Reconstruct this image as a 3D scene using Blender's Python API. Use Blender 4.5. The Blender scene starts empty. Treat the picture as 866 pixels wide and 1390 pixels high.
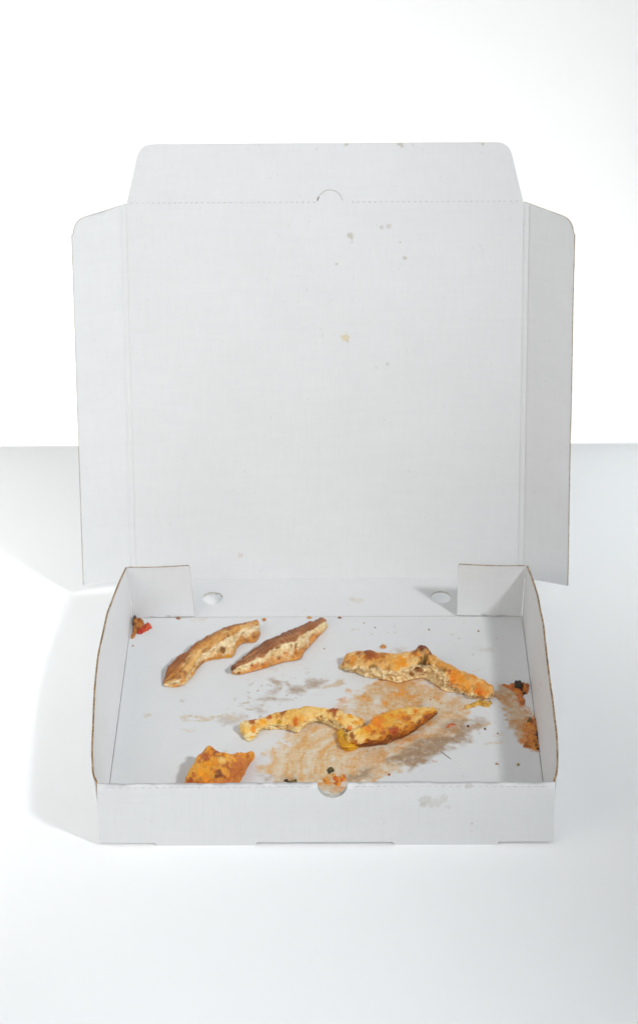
import bpy, bmesh, math, random
import numpy as np
from mathutils import Vector, Matrix
from mathutils.geometry import delaunay_2d_cdt

random.seed(7)
S = bpy.context.scene
COL = S.collection

# ------------------------------------------------------------------ camera
F, PITCH, ROLL, YAW = 3663.59, 0.471411, -0.007727, 0.007314
CAM = np.array([0.008720, -1.636139, 1.134582])
_cp, _sp, _cy, _sy = math.cos(PITCH), math.sin(PITCH), math.cos(YAW), math.sin(YAW)
_Rz = np.array([[_cy, -_sy, 0], [_sy, _cy, 0], [0, 0, 1]])
FW = _Rz @ np.array([0, _cp, -_sp]); _u = _Rz @ np.array([0, _sp, _cp]); _r = _Rz @ np.array([1., 0, 0])
UP = math.cos(ROLL) * _u - math.sin(ROLL) * _r
RT = math.cos(ROLL) * _r + math.sin(ROLL) * _u
cd = bpy.data.cameras.new('camera'); cam = bpy.data.objects.new('camera', cd); COL.objects.link(cam)
cam.matrix_world = Matrix(((RT[0], UP[0], -FW[0], CAM[0]), (RT[1], UP[1], -FW[1], CAM[1]), (RT[2], UP[2], -FW[2], CAM[2]), (0, 0, 0, 1)))
cd.sensor_fit = 'VERTICAL'; cd.sensor_height = 38.492; cd.sensor_width = 24
cd.lens = F * 38.492 / 1390
cd.shift_y = -45 / 1390
cd.clip_start = .05; cd.clip_end = 50
cd.dof.use_dof = True; cd.dof.focus_distance = 2.03; cd.dof.aperture_fstop = 11
S.camera = cam

# ------------------------------------------------------------------ world, studio lamps and added fills
w = bpy.data.worlds.new('World'); S.world = w; w.use_nodes = True
bg = w.node_tree.nodes['Background']; bg.inputs[0].default_value = (.955, .985, 1, 1); bg.inputs[1].default_value = .28

def lamp(name, kind, loc, target, energy, color, **kw):
    l = bpy.data.lights.new(name, kind); o = bpy.data.objects.new(name, l); COL.objects.link(o)
    o.location = loc; l.energy = energy; l.color = color
    o.rotation_euler = (Vector(target) - Vector(loc)).to_track_quat('-Z', 'Y').to_euler()
    for k, v in kw.items(): setattr(l, k, v)
    return o
lamp('key_spot', 'SPOT', (1.15, -.90, 1.40), (-.42, .40, .12), 127, (.965, .985, 1), shadow_soft_size=.12, spot_size=math.radians(37), spot_blend=1)
lamp('fill_softbox', 'AREA', (-1.25, -1.0, 1.15), (-.1, .2, .05), 11.4, (1, .94, .88), shape='SQUARE', size=1.2)
lamp('added_front_fill', 'AREA', (-.2, -2.0, 1.5), (-.1, .3, .15), 4.4, (.92, 1, 1.05), shape='SQUARE', size=.8)  # added fill near the camera, raises the lid against the floor
lamp('under_table_softbox', 'AREA', (-.66, .33, -.42), (-.60, .33, 0), 14, (.99, 1, .98), shape='SQUARE', size=.7, spread=math.radians(110))
lamp('added_rear_underfill', 'AREA', (.52, .60, -.42), (.46, .54, 0), 6.2, (.95, 1, 1.01), shape='SQUARE', size=.4, spread=math.radians(110))  # added fill from below, brightens the rear right of the tabletop
lamp('added_front_underfill', 'AREA', (-.02, -.58, -.40), (-.02, -.50, 0), 7.8, (.95, 1, 1.04), shape='SQUARE', size=.5, spread=math.radians(110))  # extra lamp added beneath to lift the front part of the tabletop
lamp('backdrop_lamp', 'AREA', (-.35, .85, -.45), (-.34, 1.62, .03), 9.2, (1, 1, 1), shape='RECTANGLE', size=1.4, size_y=.25)

S.view_settings.view_transform = 'Standard'; S.view_settings.look = 'None'
S.view_settings.exposure = 0; S.view_settings.gamma = 1; S.view_settings.use_curve_mapping = False

# ------------------------------------------------------------------ helpers
def pt(x, y, z):
    """world point on the horizontal plane z seen at photograph position x, y"""
    d = FW + RT * (x - 433) / F - UP * (y - 650) / F
    return CAM + d * (z - CAM[2]) / d[2]
def project(P):
    d = P - CAM; dz = d @ FW
    return np.stack([433 + F * (d @ RT) / dz, 650 - F * (d @ UP) / dz], -1), dz

def srgb(*c):
    c = np.array(c, float) / 255
    return np.where(c < .04045, c / 12.92, ((c + .055) / 1.055) ** 2.4)

def _hash(i, j, k, seed):
    n = (i * 374761393 + j * 668265263 + k * 2147483647 + seed * 1274126177) & 0xffffffff
    n = ((n ^ (n >> 13)) * 1274126177) & 0xffffffff
    n = (n ^ (n >> 16)) & 0xffffff
    return n / float(0xffffff)
def vnoise(p, seed=0):
    p = np.asarray(p, float); i = np.floor(p).astype(np.int64); f = p - i; f = f * f * f * (f * (f * 6 - 15) + 10)
    r = 0
    for a in (0, 1):
        for b in (0, 1):
            for c in (0, 1):
                wt = (f[..., 0] if a else 1 - f[..., 0]) * (f[..., 1] if b else 1 - f[..., 1]) * (f[..., 2] if c else 1 - f[..., 2])
                r = r + wt * _hash(i[..., 0] + a, i[..., 1] + b, i[..., 2] + c, seed)
    return r * 2 - 1
def fbm(p, scale, oct=4, seed=0, gain=.5):
    p = np.asarray(p, float) / scale; a, r, tot = 1., 0, 0
    for o in range(oct):
        r = r + a * vnoise(p + 17.3 * o, seed + o); tot += a; a *= gain; p = p * 2.03
    return r / tot * 1.6
def worley(p, scale, seed=0):
    p = np.asarray(p, float) / scale; i = np.floor(p).astype(np.int64); best = np.full(p.shape[:-1], 9.)
    for a in (-1, 0, 1):
        for b in (-1, 0, 1):
            for c in (-1, 0, 1):
                q = i + np.array([a, b, c])
                o = np.stack([_hash(q[..., 0], q[..., 1], q[..., 2], seed + s) for s in (11, 23, 37)], -1)
                best = np.minimum(best, np.linalg.norm(q + o - p, axis=-1))
    return best
def sstep(a, b, x):
    t = np.clip((x - a) / (b - a), 0, 1); return t * t * (3 - 2 * t)
def polysd(P, poly):
    """signed distance (negative inside) from points P (n,2) to a polygon"""
    poly = np.asarray(poly, float); n = len(poly); d = np.full(len(P), 1e9); ins = np.zeros(len(P), bool)
    for i in range(n):
        a, b = poly[i], poly[(i + 1) % n]; e = b - a; wv = P - a
        t = np.clip((wv @ e) / (e @ e + 1e-18), 0, 1)
        d = np.minimum(d, np.linalg.norm(wv - t[:, None] * e, axis=1))
        c = ((a[1] > P[:, 1]) != (b[1] > P[:, 1]))
        xx = a[0] + (P[:, 1] - a[1]) * e[0] / (e[1] if abs(e[1]) > 1e-15 else 1e-15)
        ins ^= c & (P[:, 0] < xx)
    return np.where(ins, -d, d)

def tag(o, label=None, cat=None, group=None, kind=None):
    for k, v in (('label', label), ('category', cat), ('group', group), ('kind', kind)):
        if v: o[k] = v
    return o
def empty(name, loc=(0, 0, 0)):
    o = bpy.data.objects.new(name, None); o.location = loc; o.empty_display_size = .02; COL.objects.link(o); return o
def mesh_obj(name, V, Fc, mats, parent=None, mi=None, smooth=True, col=None, origin=None, sat=1.0):
    V = np.asarray(V, float)
    if col is not None:   # baked and oily colours are deeper than the sheen on them suggests
        col = np.array(col, float); g_ = col[:, :3] @ np.array([.3, .6, .1]); col[:, :3] = np.clip(g_[:, None] + (col[:, :3] - g_[:, None]) * sat, .004, .92) ** 1.02 * 1.13
    if origin is not None: V = V - np.asarray(origin)
    me = bpy.data.meshes.new(name); me.from_pydata(V.tolist(), [], [list(map(int, f)) for f in Fc])
    for m in (mats if isinstance(mats, (list, tuple)) else [mats]): me.materials.append(m)
    if mi is not None: me.polygons.foreach_set('material_index', np.asarray(mi, np.int32))
    me.polygons.foreach_set('use_smooth', np.full(len(me.polygons), smooth))
    if col is not None:
        a = me.color_attributes.new('Col', 'FLOAT_COLOR', 'POINT')
        a.data.foreach_set('color', np.c_[col, np.ones(len(col))].astype(np.float32).ravel() if col.shape[1] == 3 else col.astype(np.float32).ravel())
    me.update()
    o = bpy.data.objects.new(name, me); COL.objects.link(o)
    if origin is not None: o.location = origin
    if parent: o.parent = parent
    return o

# ------------------------------------------------------------------ materials
class NT:
    def __init__(s, name):
        s.m = bpy.data.materials.new(name); s.m.use_nodes = True; s.t = s.m.node_tree; s.b = s.t.nodes['Principled BSDF']
    def n(s, typ, **kw):
        x = s.t.nodes.new(typ)
        for k, v in kw.items():
            if k in ('operation', 'data_type', 'blend_type', 'attribute_name', 'wave_type', 'bands_direction', 'noise_dimensions', 'feature', 'interpolation_type', 'wave_profile'): setattr(x, k, v)
            else: x.inputs[k].default_value = v
        return x
    def l(s, a, b): s.t.links.new(a, b)
    def math(s, op, a, b=None, c=None):
        x = s.n('ShaderNodeMath', operation=op)
        for i, v in enumerate((a, b, c)):
            if v is None: continue
            if isinstance(v, (int, float)): x.inputs[i].default_value = v
            else: s.l(v, x.inputs[i])
        return x.outputs[0]
    def mix(s, fac, a, b, blend='MIX'):
        x = s.n('ShaderNodeMix', data_type='RGBA', blend_type=blend)
        for i, v in ((0, fac), (6, a), (7, b)):
            if isinstance(v, (int, float)): x.inputs[i].default_value = v
            elif isinstance(v, (tuple, list, np.ndarray)): x.inputs[i].default_value = (*v[:3], 1)
            else: s.l(v, x.inputs[i])
        return x.outputs[2]
    def noise(s, vec, scale, detail=3, rough=.5, stretch=None, off=(0, 0, 0)):
        mp = s.n('ShaderNodeMapping'); s.l(vec, mp.inputs[0]); mp.inputs[1].default_value = off
        if stretch: mp.inputs[3].default_value = stretch
        x = s.n('ShaderNodeTexNoise', Scale=scale, Detail=detail, Roughness=rough); s.l(mp.outputs[0], x.inputs[0]); return x.outputs[0]
    def ramp(s, v, a, b, lo=0, hi=1):
        x = s.n('ShaderNodeMapRange', interpolation_type='SMOOTHSTEP'); s.l(v, x.inputs[0])
        x.inputs[1].default_value = a; x.inputs[2].default_value = b; x.inputs[3].default_value = lo; x.inputs[4].default_value = hi
        return x.outputs[0]

CARD = (.752, .760, .766)
def card_material(name, base=CARD, vertical=(1, 1, 1), flute='X', spots=(), attr=False, bump=.16):
    """greyish white recycled liner: fibres, faint washboard of the flutes, optional grease spots"""
    k = NT(name); co = k.n('ShaderNodeTexCoord').outputs['Object']
    if attr:
        at = k.n('ShaderNodeAttribute', attribute_name='Col'); c = at.outputs['Color']; stain = at.outputs['Alpha']
    else:
        rgb = k.n('ShaderNodeRGB'); rgb.outputs[0].default_value = (*base, 1); c = rgb.outputs[0]
    m = k.noise(co, 14, 4, .6)
    c = k.mix(k.ramp(m, .3, .7, 0, .5), c, k.mix(1, c, (.965, .965, .962), 'MULTIPLY'))
    f1 = k.noise(co, 260, 3, .6, (1, 1, .12)); f2 = k.noise(co, 260, 3, .6, (.12, .12, 1), (3, 1, 2))
    f3 = k.noise(co, 900, 2, .6, (1, 1, 1), (5, 5, 5))
    fib = k.math('ADD', k.math('ADD', f1, f2), f3)
    c = k.mix(k.ramp(fib, 1.1, 1.9, 0, 1), k.mix(1, c, (.966, .966, .967), 'MULTIPLY'), c)
    if attr:   # soaked paper shows its weave, and the fat sits unevenly in it
        wv1 = k.noise(co, 520, 3, .65, (1, .22, 1), (2, 3, 0)); wv2 = k.noise(co, 520, 3, .65, (.22, 1, 1), (7, 1, 0)); sp = k.noise(co, 210, 5, .7, None, (1, 8, 3))
        amt = k.math('MULTIPLY', k.ramp(stain, .05, .4), 1.0)
        c = k.mix(k.math('MULTIPLY', amt, k.ramp(k.math('ADD', wv1, wv2), .92, 1.16, .0, .55)), c, k.mix(1, c, (.80, .70, .58), 'MULTIPLY'))
        c = k.mix(k.math('MULTIPLY', amt, k.ramp(sp, .52, .66, 0, .55)), c, k.mix(1, c, (.86, .70, .50), 'MULTIPLY'))
        c = k.mix(k.math('MULTIPLY', amt, k.ramp(sp, .46, .34, 0, .5)), c, (.72, .68, .62))
    # sparse recycled-fibre flecks
    fl = k.noise(co, 620, 1, .5, (1, 1, .55), (9, 2, 4))
    c = k.mix(k.ramp(fl, .74, .80, 0, .45), c, (.46, .44, .42))
    for (sx, sy, sz, r, colr, st) in spots:
        d = k.n('ShaderNodeVectorMath', operation='DISTANCE'); k.l(co, d.inputs[0]); d.inputs[1].default_value = (sx, sy, sz)
        nz = k.noise(co, 300, 3, .6, None, (sx * 50, sz * 30, 0))
        dd = k.math('ADD', d.outputs['Value'], k.math('MULTIPLY', k.math('SUBTRACT', nz, .5), r * 2.2))
        c = k.mix(k.ramp(dd, r * .75, r * 1.15, st, 0), c, colr)
    k.l(c, k.b.inputs['Base Color'])
    wv = k.n('ShaderNodeTexWave', wave_type='BANDS', bands_direction=flute, wave_profile='SIN', Scale=95, Distortion=.6, Detail=1)
    wv.inputs['Detail Scale'].default_value = .4
    k.l(co, wv.inputs[0])
    h = k.math('ADD', k.math('MULTIPLY', wv.outputs['Fac'], .10), k.math('MULTIPLY', fib, .5))
    bp = k.n('ShaderNodeBump', Strength=bump, Distance=.0006); k.l(h, bp.inputs['Height']); k.l(bp.outputs[0], k.b.inputs['Normal'])
    if attr: k.l(k.math('SUBTRACT', .62, k.math('MULTIPLY', stain, .25)), k.b.inputs['Roughness'])
    else: k.b.inputs['Roughness'].default_value = .62
    k.b.inputs['Specular IOR Level'].default_value = .3
    return k.m
def kraft_material(name, a, b):
    """cut edge of the corrugated board: brown fluting between paler liners"""
    k = NT(name); co = k.n('ShaderNodeTexCoord').outputs['Object']
    n1 = k.noise(co, 420, 2, .6); n2 = k.noise(co, 60, 3, .6, None, (4, 4, 4))
    c = k.mix(k.ramp(n1, .35, .65), a, b)
    c = k.mix(k.ramp(n2, .55, .7, 0, .5), c, (a[0] * .5, a[1] * .5, a[2] * .5))
    n3 = k.noise(co, 110, 3, .65, None, (8, 1, 6)); c = k.mix(k.ramp(n3, .45, .70, 0, .45), c, (.60, .54, .46))
    k.l(c, k.b.inputs['Base Color']); k.b.inputs['Roughness'].default_value = .85
    bp = k.n('ShaderNodeBump', Strength=.6, Distance=.0008); k.l(n1, bp.inputs['Height']); k.l(bp.outputs[0], k.b.inputs['Normal'])
    return k.m
KRAFT = kraft_material('kraft_edge', srgb(118, 90, 58), srgb(178, 146, 102))
KRAFT_PALE = kraft_material('kraft_edge_pale', srgb(186, 178, 162), srgb(214, 208, 196))

def food_material(name, rough=.46, sss=.08, spec=.55, fine=.16, bumpd=.0008):
    k = NT(name); co = k.n('ShaderNodeTexCoord').outputs['Object']
    at = k.n('ShaderNodeAttribute', attribute_name='Col')
    n1 = k.noise(co, 900, 4, .65); n2 = k.noise(co, 330, 3, .6, None, (2, 7, 1))
    c = k.mix(k.ramp(n1, .35, .65, fine * 1.6, 0), at.outputs['Color'], k.mix(1, at.outputs['Color'], (.55, .42, .30), 'MULTIPLY'))
    c = k.mix(k.ramp(n2, .55, .75, 0, fine * .6), c, (.85, .66, .36))
    k.l(c, k.b.inputs['Base Color'])
    bp = k.n('ShaderNodeBump', Strength=.9, Distance=bumpd * 1.3); k.l(k.math('ADD', n1, n2), bp.inputs['Height']); k.l(bp.outputs[0], k.b.inputs['Normal'])
    k.l(k.math('SUBTRACT', rough + .24, k.math('MULTIPLY', at.outputs['Alpha'], .48)), k.b.inputs['Roughness'])
    k.b.inputs['Specular IOR Level'].default_value = spec
    k.b.inputs['Subsurface Weight'].default_value = sss; k.b.inputs['Subsurface Radius'].default_value = (.004, .002, .001); k.b.inputs['Subsurface Scale'].default_value = .5
    return k.m
FOOD = food_material('baked_dough')

# ------------------------------------------------------------------ the table and the backdrop
k = NT('translucent_white_acrylic'); k.b.inputs['Base Color'].default_value = (.93, .935, .94, 1); k.b.inputs['Roughness'].default_value = .03
k.b.inputs['IOR'].default_value = 1.78
co = k.n('ShaderNodeTexCoord').outputs['Object']; n = k.noise(co, 2.2, 2, .5)
bp = k.n('ShaderNodeBump', Strength=.02, Distance=.002); k.l(n, bp.inputs['Height']); k.l(bp.outputs[0], k.b.inputs['Normal'])
tr = k.n('ShaderNodeBsdfTranslucent', Color=(.95, .955, .96, 1)); mx = k.n('ShaderNodeMixShader', Fac=.25)
k.l(k.b.outputs[0], mx.inputs[1]); k.l(tr.outputs[0], mx.inputs[2]); k.l(mx.outputs[0], k.t.nodes['Material Output'].inputs[0])
TABLE = k.m
def rounded_slab(name, x0, x1, y0, y1, z0, z1, m, bev):
    bm = bmesh.new(); bmesh.ops.create_cube(bm, size=1)
    for v in bm.verts: v.co = Vector((x0 + (v.co.x + .5) * (x1 - x0), y0 + (v.co.y + .5) * (y1 - y0), z0 + (v.co.z + .5) * (z1 - z0)))
    bmesh.ops.bevel(bm, geom=bm.edges[:], offset=bev, segments=3, affect='EDGES', profile=.5)
    me = bpy.data.meshes.new(name); bm.to_mesh(me); bm.free(); me.materials.append(m)
    o = bpy.data.objects.new(name, me); COL.objects.link(o); return o
tab = rounded_slab('table', -.95, .95, -.62, .664, -.03, 0, TABLE, .003)
tag(tab, 'glossy white tabletop the open pizza box stands on', 'table')

k = NT('backdrop_paper'); k.b.inputs['Base Color'].default_value = (.9, .9, .9, 1); k.b.inputs['Roughness'].default_value = .9
co = k.n('ShaderNodeTexCoord').outputs['Object']; n = k.noise(co, 40, 4, .6); bp = k.n('ShaderNodeBump', Strength=.05, Distance=.002); k.l(n, bp.inputs['Height']); k.l(bp.outputs[0], k.b.inputs['Normal'])
bm = bmesh.new()
prof = [(1.62, 2.4), (1.62, 1.0), (1.62, -.4), (1.6, -.6), (1.5, -.72), (1.35, -.78), (-1.0, -.78)]
prev = None
for (y, z) in prof:
    a, b = bm.verts.new((-2.2, y, z)), bm.verts.new((2.2, y, z))
    if prev: bm.faces.new((prev[0], prev[1], b, a))
    prev = (a, b)
me = bpy.data.meshes.new('backdrop'); bm.to_mesh(me); bm.free(); me.materials.append(k.m)
for p in me.polygons: p.use_smooth = True
o = bpy.data.objects.new('backdrop', me); COL.objects.link(o); tag(o, kind='structure')

# ------------------------------------------------------------------ pizza box
H, D, WB = .05324, .3285, .1636
PHI = math.radians(7); TAU = .18047; LID = .3255; WL = .1627
T = .0015; ZF = .0035
box = empty('pizza_box')
tag(box, 'open white corrugated cardboard pizza box with upright lid and grease stained floor', 'pizza box')

def inside(P, poly): return polysd(P, poly) < 0
def panel(name, outline, holes, step, fmap, mats, parent, t=T, eps=1e-7, rimfix=None):
    """flat outline with holes, meshed with interior points, bent by fmap(uv)->(pos, normal) and given thickness t behind the normal"""
    outline = [tuple(p) for p in outline]
    def dens(loop):
        r = []
        for i in range(len(loop)):
            a, b = np.array(loop[i]), np.array(loop[(i + 1) % len(loop)]); n = max(1, int(np.linalg.norm(b - a) / step))
            r += [a + (b - a) * j / n for j in range(n)]
        return r
    loops = [dens(outline)] + [[np.array(p) for p in h] for h in holes]
    pts, edges = [], []
    for lp in loops:
        s = len(pts); pts += lp; edges += [(s + i, s + (i + 1) % len(lp)) for i in range(len(lp))]
    nb = len(pts)
    o = np.array(outline); x = np.arange(o[:, 0].min() + step * .5, o[:, 0].max(), step); y = np.arange(o[:, 1].min() + step * .5, o[:, 1].max(), step)
    G = np.stack(np.meshgrid(x, y), -1).reshape(-1, 2); G = G + (np.random.RandomState(1).rand(*G.shape) - .5) * step * .2
    keep = polysd(G, o) < -step * .35
    for h in holes: keep &= polysd(G, h) > step * .35
    pts += list(G[keep])
    vs, _, fs, ov, _, _ = delaunay_2d_cdt([Vector(p) for p in pts], edges, [], 0, eps)
    uv = np.array([tuple(v) for v in vs]); fs = np.array([f for f in fs])
    cen = uv[fs].mean(1); ok = inside(cen, o)
    for h in holes: ok &= ~inside(cen, h)
    a2 = uv[fs]; ar = (a2[:, 1, 0] - a2[:, 0, 0]) * (a2[:, 2, 1] - a2[:, 0, 1]) - (a2[:, 1, 1] - a2[:, 0, 1]) * (a2[:, 2, 0] - a2[:, 0, 0])
    ok &= np.abs(ar) > 1e-12
    fs = fs[ok]; ar = ar[ok]; fs[ar < 0] = fs[ar < 0][:, ::-1]
    P, N = fmap(uv); nv = len(uv)
    V = np.concatenate([P, P - N * t]); faces = [tuple(f) for f in fs]; mi = [0] * len(fs)
    faces += [tuple(f[::-1] + nv) for f in fs]; mi += [0] * len(fs)
    ec = {}
    for f in fs:
        for a, b in ((f[0], f[1]), (f[1], f[2]), (f[2], f[0])): ec[(a, b)] = 1
    # rim in three bands (liner, fluting, liner)
    nv2 = len(V); V = list(V)
    rimv = {}
    def rv(i, s):
        if (i, s) not in rimv:
            rimv[(i, s)] = len(V); V.append(P[i] - N[i] * t * s)
        return rimv[(i, s)]
    for (a, b) in list(ec):
        if (b, a) in ec: continue
        chain = [(a, b)] + [(rv(a, s), rv(b, s)) for s in (.0, .2, .8, 1.)] 
        for q in range(1, 4):
            (p0, p1), (q0, q1) = chain[q], chain[q + 1]
            faces.append((p1, p0, q0, q1)); mi.append(1)
    ob = mesh_obj(name, np.array(V), faces, mats, parent, mi, smooth=True)
    # flat rim / smooth faces: rim has its own vertices already
    return ob

def wobble(P, amp=.0006, sc=.07, seed=3):
    return np.stack([fbm(P, sc, 2, seed + i) for i in range(3)], -1) * amp

lid_spots = []
bu = np.array([0, math.sin(TAU), math.cos(TAU)])       # up along the lid
bn_lid = np.array([0, -math.cos(TAU), math.sin(TAU)])  # lid's inner side, towards the viewer
yb, zb = D + H * math.cos(PHI), ZF + H * math.sin(PHI)
HINGE = np.array([0, yb, zb])
def on_plane(x, y, o, nrm):
    d = FW + RT * (x - 433) / F - UP * (y - 650) / F
    return CAM + d * (((o - CAM) @ nrm) / (d @ nrm))
def lid_spot(x, y, rpx, c, st):
    p = on_plane(x, y, HINGE, bn_lid); lid_spots.append((*p, rpx / 1640, tuple(srgb(*c)), st))
for a in ((475, 320, 4.5, (176, 166, 146), .55), (478, 328, 1.8, (176, 166, 146), .5), (469, 458, 5, (214, 200, 160), .7), (472, 463, 2.2, (196, 176, 130), .5),
          (518, 309, 3, (180, 170, 155), .45), (528, 307, 3.5, (184, 174, 158), .4), (549, 350, 3, (178, 168, 155), .5), (543, 329, 1.3, (170, 165, 150), .5),
          (457, 358, 2, (190, 178, 160), .5), (326, 754, 4, (200, 186, 164), .4), (526, 494, 2.4, (190, 182, 170), .5), (511, 499, 1.6, (190, 182, 170), .4)):
    lid_spot(*a)
tuck_spots = []
for a in ((227, 197, 3.2, (150, 132, 100), .7), (223, 204, 2.2, (160, 140, 110), .7), (222, 209, 1.5, (120, 100, 80), .8), (352, 197, 5, (170, 155, 130), .5),
          (388, 206, 2.5, (176, 160, 138), .5), (405, 205, 3.5, (190, 178, 160), .4), (430, 202, 4, (190, 180, 160), .4), (470, 195.5, 6, (170, 152, 126), .6),
          (545, 196, 9, (165, 148, 122), .6), (560, 196, 5, (165, 148, 122), .6), (655, 195, 6, (170, 152, 126), .6), (597, 228, 2.2, (180, 165, 145), .5), (595, 239, 1.6, (180, 165, 145), .5),
          (565, 227, 2, (186, 174, 160), .5), (545, 219, 2, (186, 174, 160), .5)):
    p = on_plane(a[0], a[1], HINGE, bn_lid); tuck_spots.append((*p, a[2] * .62 / 1640, tuple(srgb(*a[3])), a[4] * .75))

M_LID = card_material('white_liner_lid', spots=lid_spots)
M_TUCK = card_material('white_liner_tuck', spots=tuck_spots)
M_CARD = card_material('white_liner', spots=[(*pt(487, 816, .006), .004, tuple(srgb(214, 204, 188)), .5), (*pt(478, 814, .006), .003, tuple(srgb(206, 196, 178)), .5)])
M_FLOOR = card_material('white_liner_stained', attr=True)
M_FLAP = card_material('white_liner_flap')
def wpt(x, y):  # on the inner face of the right side wall
    d = FW + RT * (x - 433) / F - UP * (y - 650) / F; return CAM + d * ((.1672 - CAM[0]) / d[0])
M_SMEAR = card_material('white_liner_smeared', spots=[(*wpt(x, y), r / 1880, tuple(srgb(*c)), st) for x, y, r, c, st in (
    (733, 928, 3, (206, 160, 110), .7), (732, 936, 3, (200, 150, 100), .7), (738, 922, 2.2, (206, 170, 130), .5), (737, 948, 2.4, (206, 170, 130), .5), (729, 970, 3.5, (210, 160, 100), .6),
    (735, 962, 2, (200, 170, 140), .4), (740, 985, 2.2, (190, 170, 150), .4), (742, 960, 2, (200, 180, 150), .4))])
def fpt(x, y): # on the front face
    d = FW + RT * (x - 433) / F - UP * (y - 650) / F; return CAM + d * ((0 - CAM[1]) / d[1])
M_FRONT = card_material('white_liner_front', spots=[(*fpt(x, y), r / 1880, tuple(srgb(*c)), st) for x, y, r, c, st in (
    (577, 1087, 8, (186, 182, 170), .42), (590, 1090, 9, (192, 188, 176), .35), (602, 1084, 6, (192, 188, 176), .35), (575, 1093, 5, (180, 175, 160), .35),
    (636, 1066, 6, (180, 176, 165), .4), (640, 1118, 2, (180, 165, 145), .4), (640, 1128, 1.6, (180, 170, 150), .4), (608, 1096, 4, (195, 190, 180), .3))])

# --- lid panel
def lid_map(uv):
    P = HINGE + np.outer(uv[:, 0], (1, 0, 0)) + np.outer(uv[:, 1], bu)
    e = np.clip(np.minimum(np.minimum(WL - np.abs(uv[:, 0]), uv[:, 1]), LID - uv[:, 1]) / .04, 0, 1)
    P = P + bn_lid * (fbm(np.c_[uv, uv[:, 0] * 0], .11, 2, 5) * .0015 * e)[:, None]
    return P, np.tile(bn_lid, (len(uv), 1))
lid = panel('lid_panel', [(-WL, 0), (WL, 0), (WL, LID), (-WL, LID)], [], .008, lid_map, [M_LID, KRAFT], box)
# --- tuck flap above the lid
ttau = TAU + math.radians(2.5)
tu = np.array([0, math.sin(ttau), math.cos(ttau)]); tn = np.array([0, -math.cos(ttau), math.sin(ttau)])
TOPH = HINGE + bu * LID
def tuck_map(uv):
    P = TOPH + np.outer(uv[:, 0], (1, 0, 0)) + np.outer(uv[:, 1], tu)
    P = P + tn * (fbm(np.c_[uv, uv[:, 0] * 0], .08, 2, 8) * .0012 * np.clip(uv[:, 1] / .03, 0, 1))[:, None]
    return P, np.tile(tn, (len(uv), 1))
def arc(cx, cy, r, a0, a1, n): return [(cx + r * math.cos(math.radians(a0 + (a1 - a0) * i / n)), cy + r * math.sin(math.radians(a0 + (a1 - a0) * i / n))) for i in range(n + 1)]
def corner(p0, p1, p2, r, n=6):
    """points rounding the corner p1"""
    p0, p1, p2 = map(np.array, (p0, p1, p2)); a = p1 + (p0 - p1) / np.linalg.norm(p0 - p1) * r; b = p1 + (p2 - p1) / np.linalg.norm(p2 - p1) * r
    return [tuple((1 - t) ** 2 * a + 2 * t * (1 - t) * p1 + t * t * b) for t in np.linspace(0, 1, n + 1)]
HT = .0492
to = [(-WL, 0), (WL, 0)] + corner((WL, 0), (.1505, HT), (-.15, HT), .011) + corner((.15, HT), (-.1505, HT), (-WL, 0), .011)
slits = [arc(.0043, .0008, .0104, 8, 150, 18) + arc(.0043, .0008, .0101, 150, 8, 18),
         arc(.0043, .0008, .0108, 152, 172, 4) + arc(.0043, .0008, .0098, 172, 152, 4)]
x = -.1595
while x < .158:
    if abs(x - .0043) > .013: slits.append([(x, .0008), (x + .0019, .0008), (x + .0019, .00108), (x, .00108)])
    x += .0046 + random.uniform(-.0003, .0003)
tuck = panel('tuck_flap', to, slits, .006, tuck_map, [M_TUCK, KRAFT_PALE], box)
tag(tuck, 'tapered top flap of the lid with rounded corners and half moon slit')
def tuck_back(uv):
    P, N = tuck_map(uv); return P - N * (T + .00005), N
panel('outer_liner', [(a * .997, b * .995 + .0001) for a, b in to], [], .008, tuck_back, [KRAFT_PALE, KRAFT_PALE], tuck, t=.0002)
# --- side flaps of the lid
STRIP = .0046
def side_flap(side, ang):
    a1, a2 = ang * .45, ang
    def fm(uv):
        s, t = uv[:, 0], uv[:, 1]
        d1 = math.cos(a1) * np.array([side, 0, 0]) + math.sin(a1) * bn_lid; d2 = math.cos(a2) * np.array([side, 0, 0]) + math.sin(a2) * bn_lid
        n1 = math.cos(a1) * bn_lid - math.sin(a1) * np.array([side, 0, 0]); n2 = math.cos(a2) * bn_lid - math.sin(a2) * np.array([side, 0, 0])
        O = HINGE + np.array([side * WL, 0, 0])
        P = O + np.outer(np.minimum(s, STRIP), d1) + np.outer(np.maximum(s - STRIP, 0), d2) + np.outer(t, bu)
        b = sstep(STRIP - .0006, STRIP + .0006, s)[:, None]
        N = n1 * (1 - b) + n2 * b; N = N / np.linalg.norm(N, axis=1)[:, None]
        # shallow pressed groove along both creases
        g = np.exp(-(s / .0005) ** 2) * .00035 + np.exp(-((s - STRIP) / .0005) ** 2) * .0005
        P = P - N * g[:, None] + N * (fbm(np.c_[uv, s * 0 + side], .09, 2, 12) * .001 * np.clip(s / .03, 0, 1))[:, None]
        return P, N
    wf = .0471
    ol = [(0, .0005), (STRIP, .0006), (wf, .0012), (wf, .3035), (wf - .0011, .3040)] + corner((wf - .0011, .3040), (wf - .003, .3155), (0, .3262), .009, 7) + [(STRIP, .3245), (0, .3255)]
    # crease rows need real vertices: put fine holes-free constraint by narrow strips
    if side < 0: ol = ol
    o = panel_strip('side_flap', ol, fm, [M_FLAP, KRAFT], lid, side)
    return o
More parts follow.
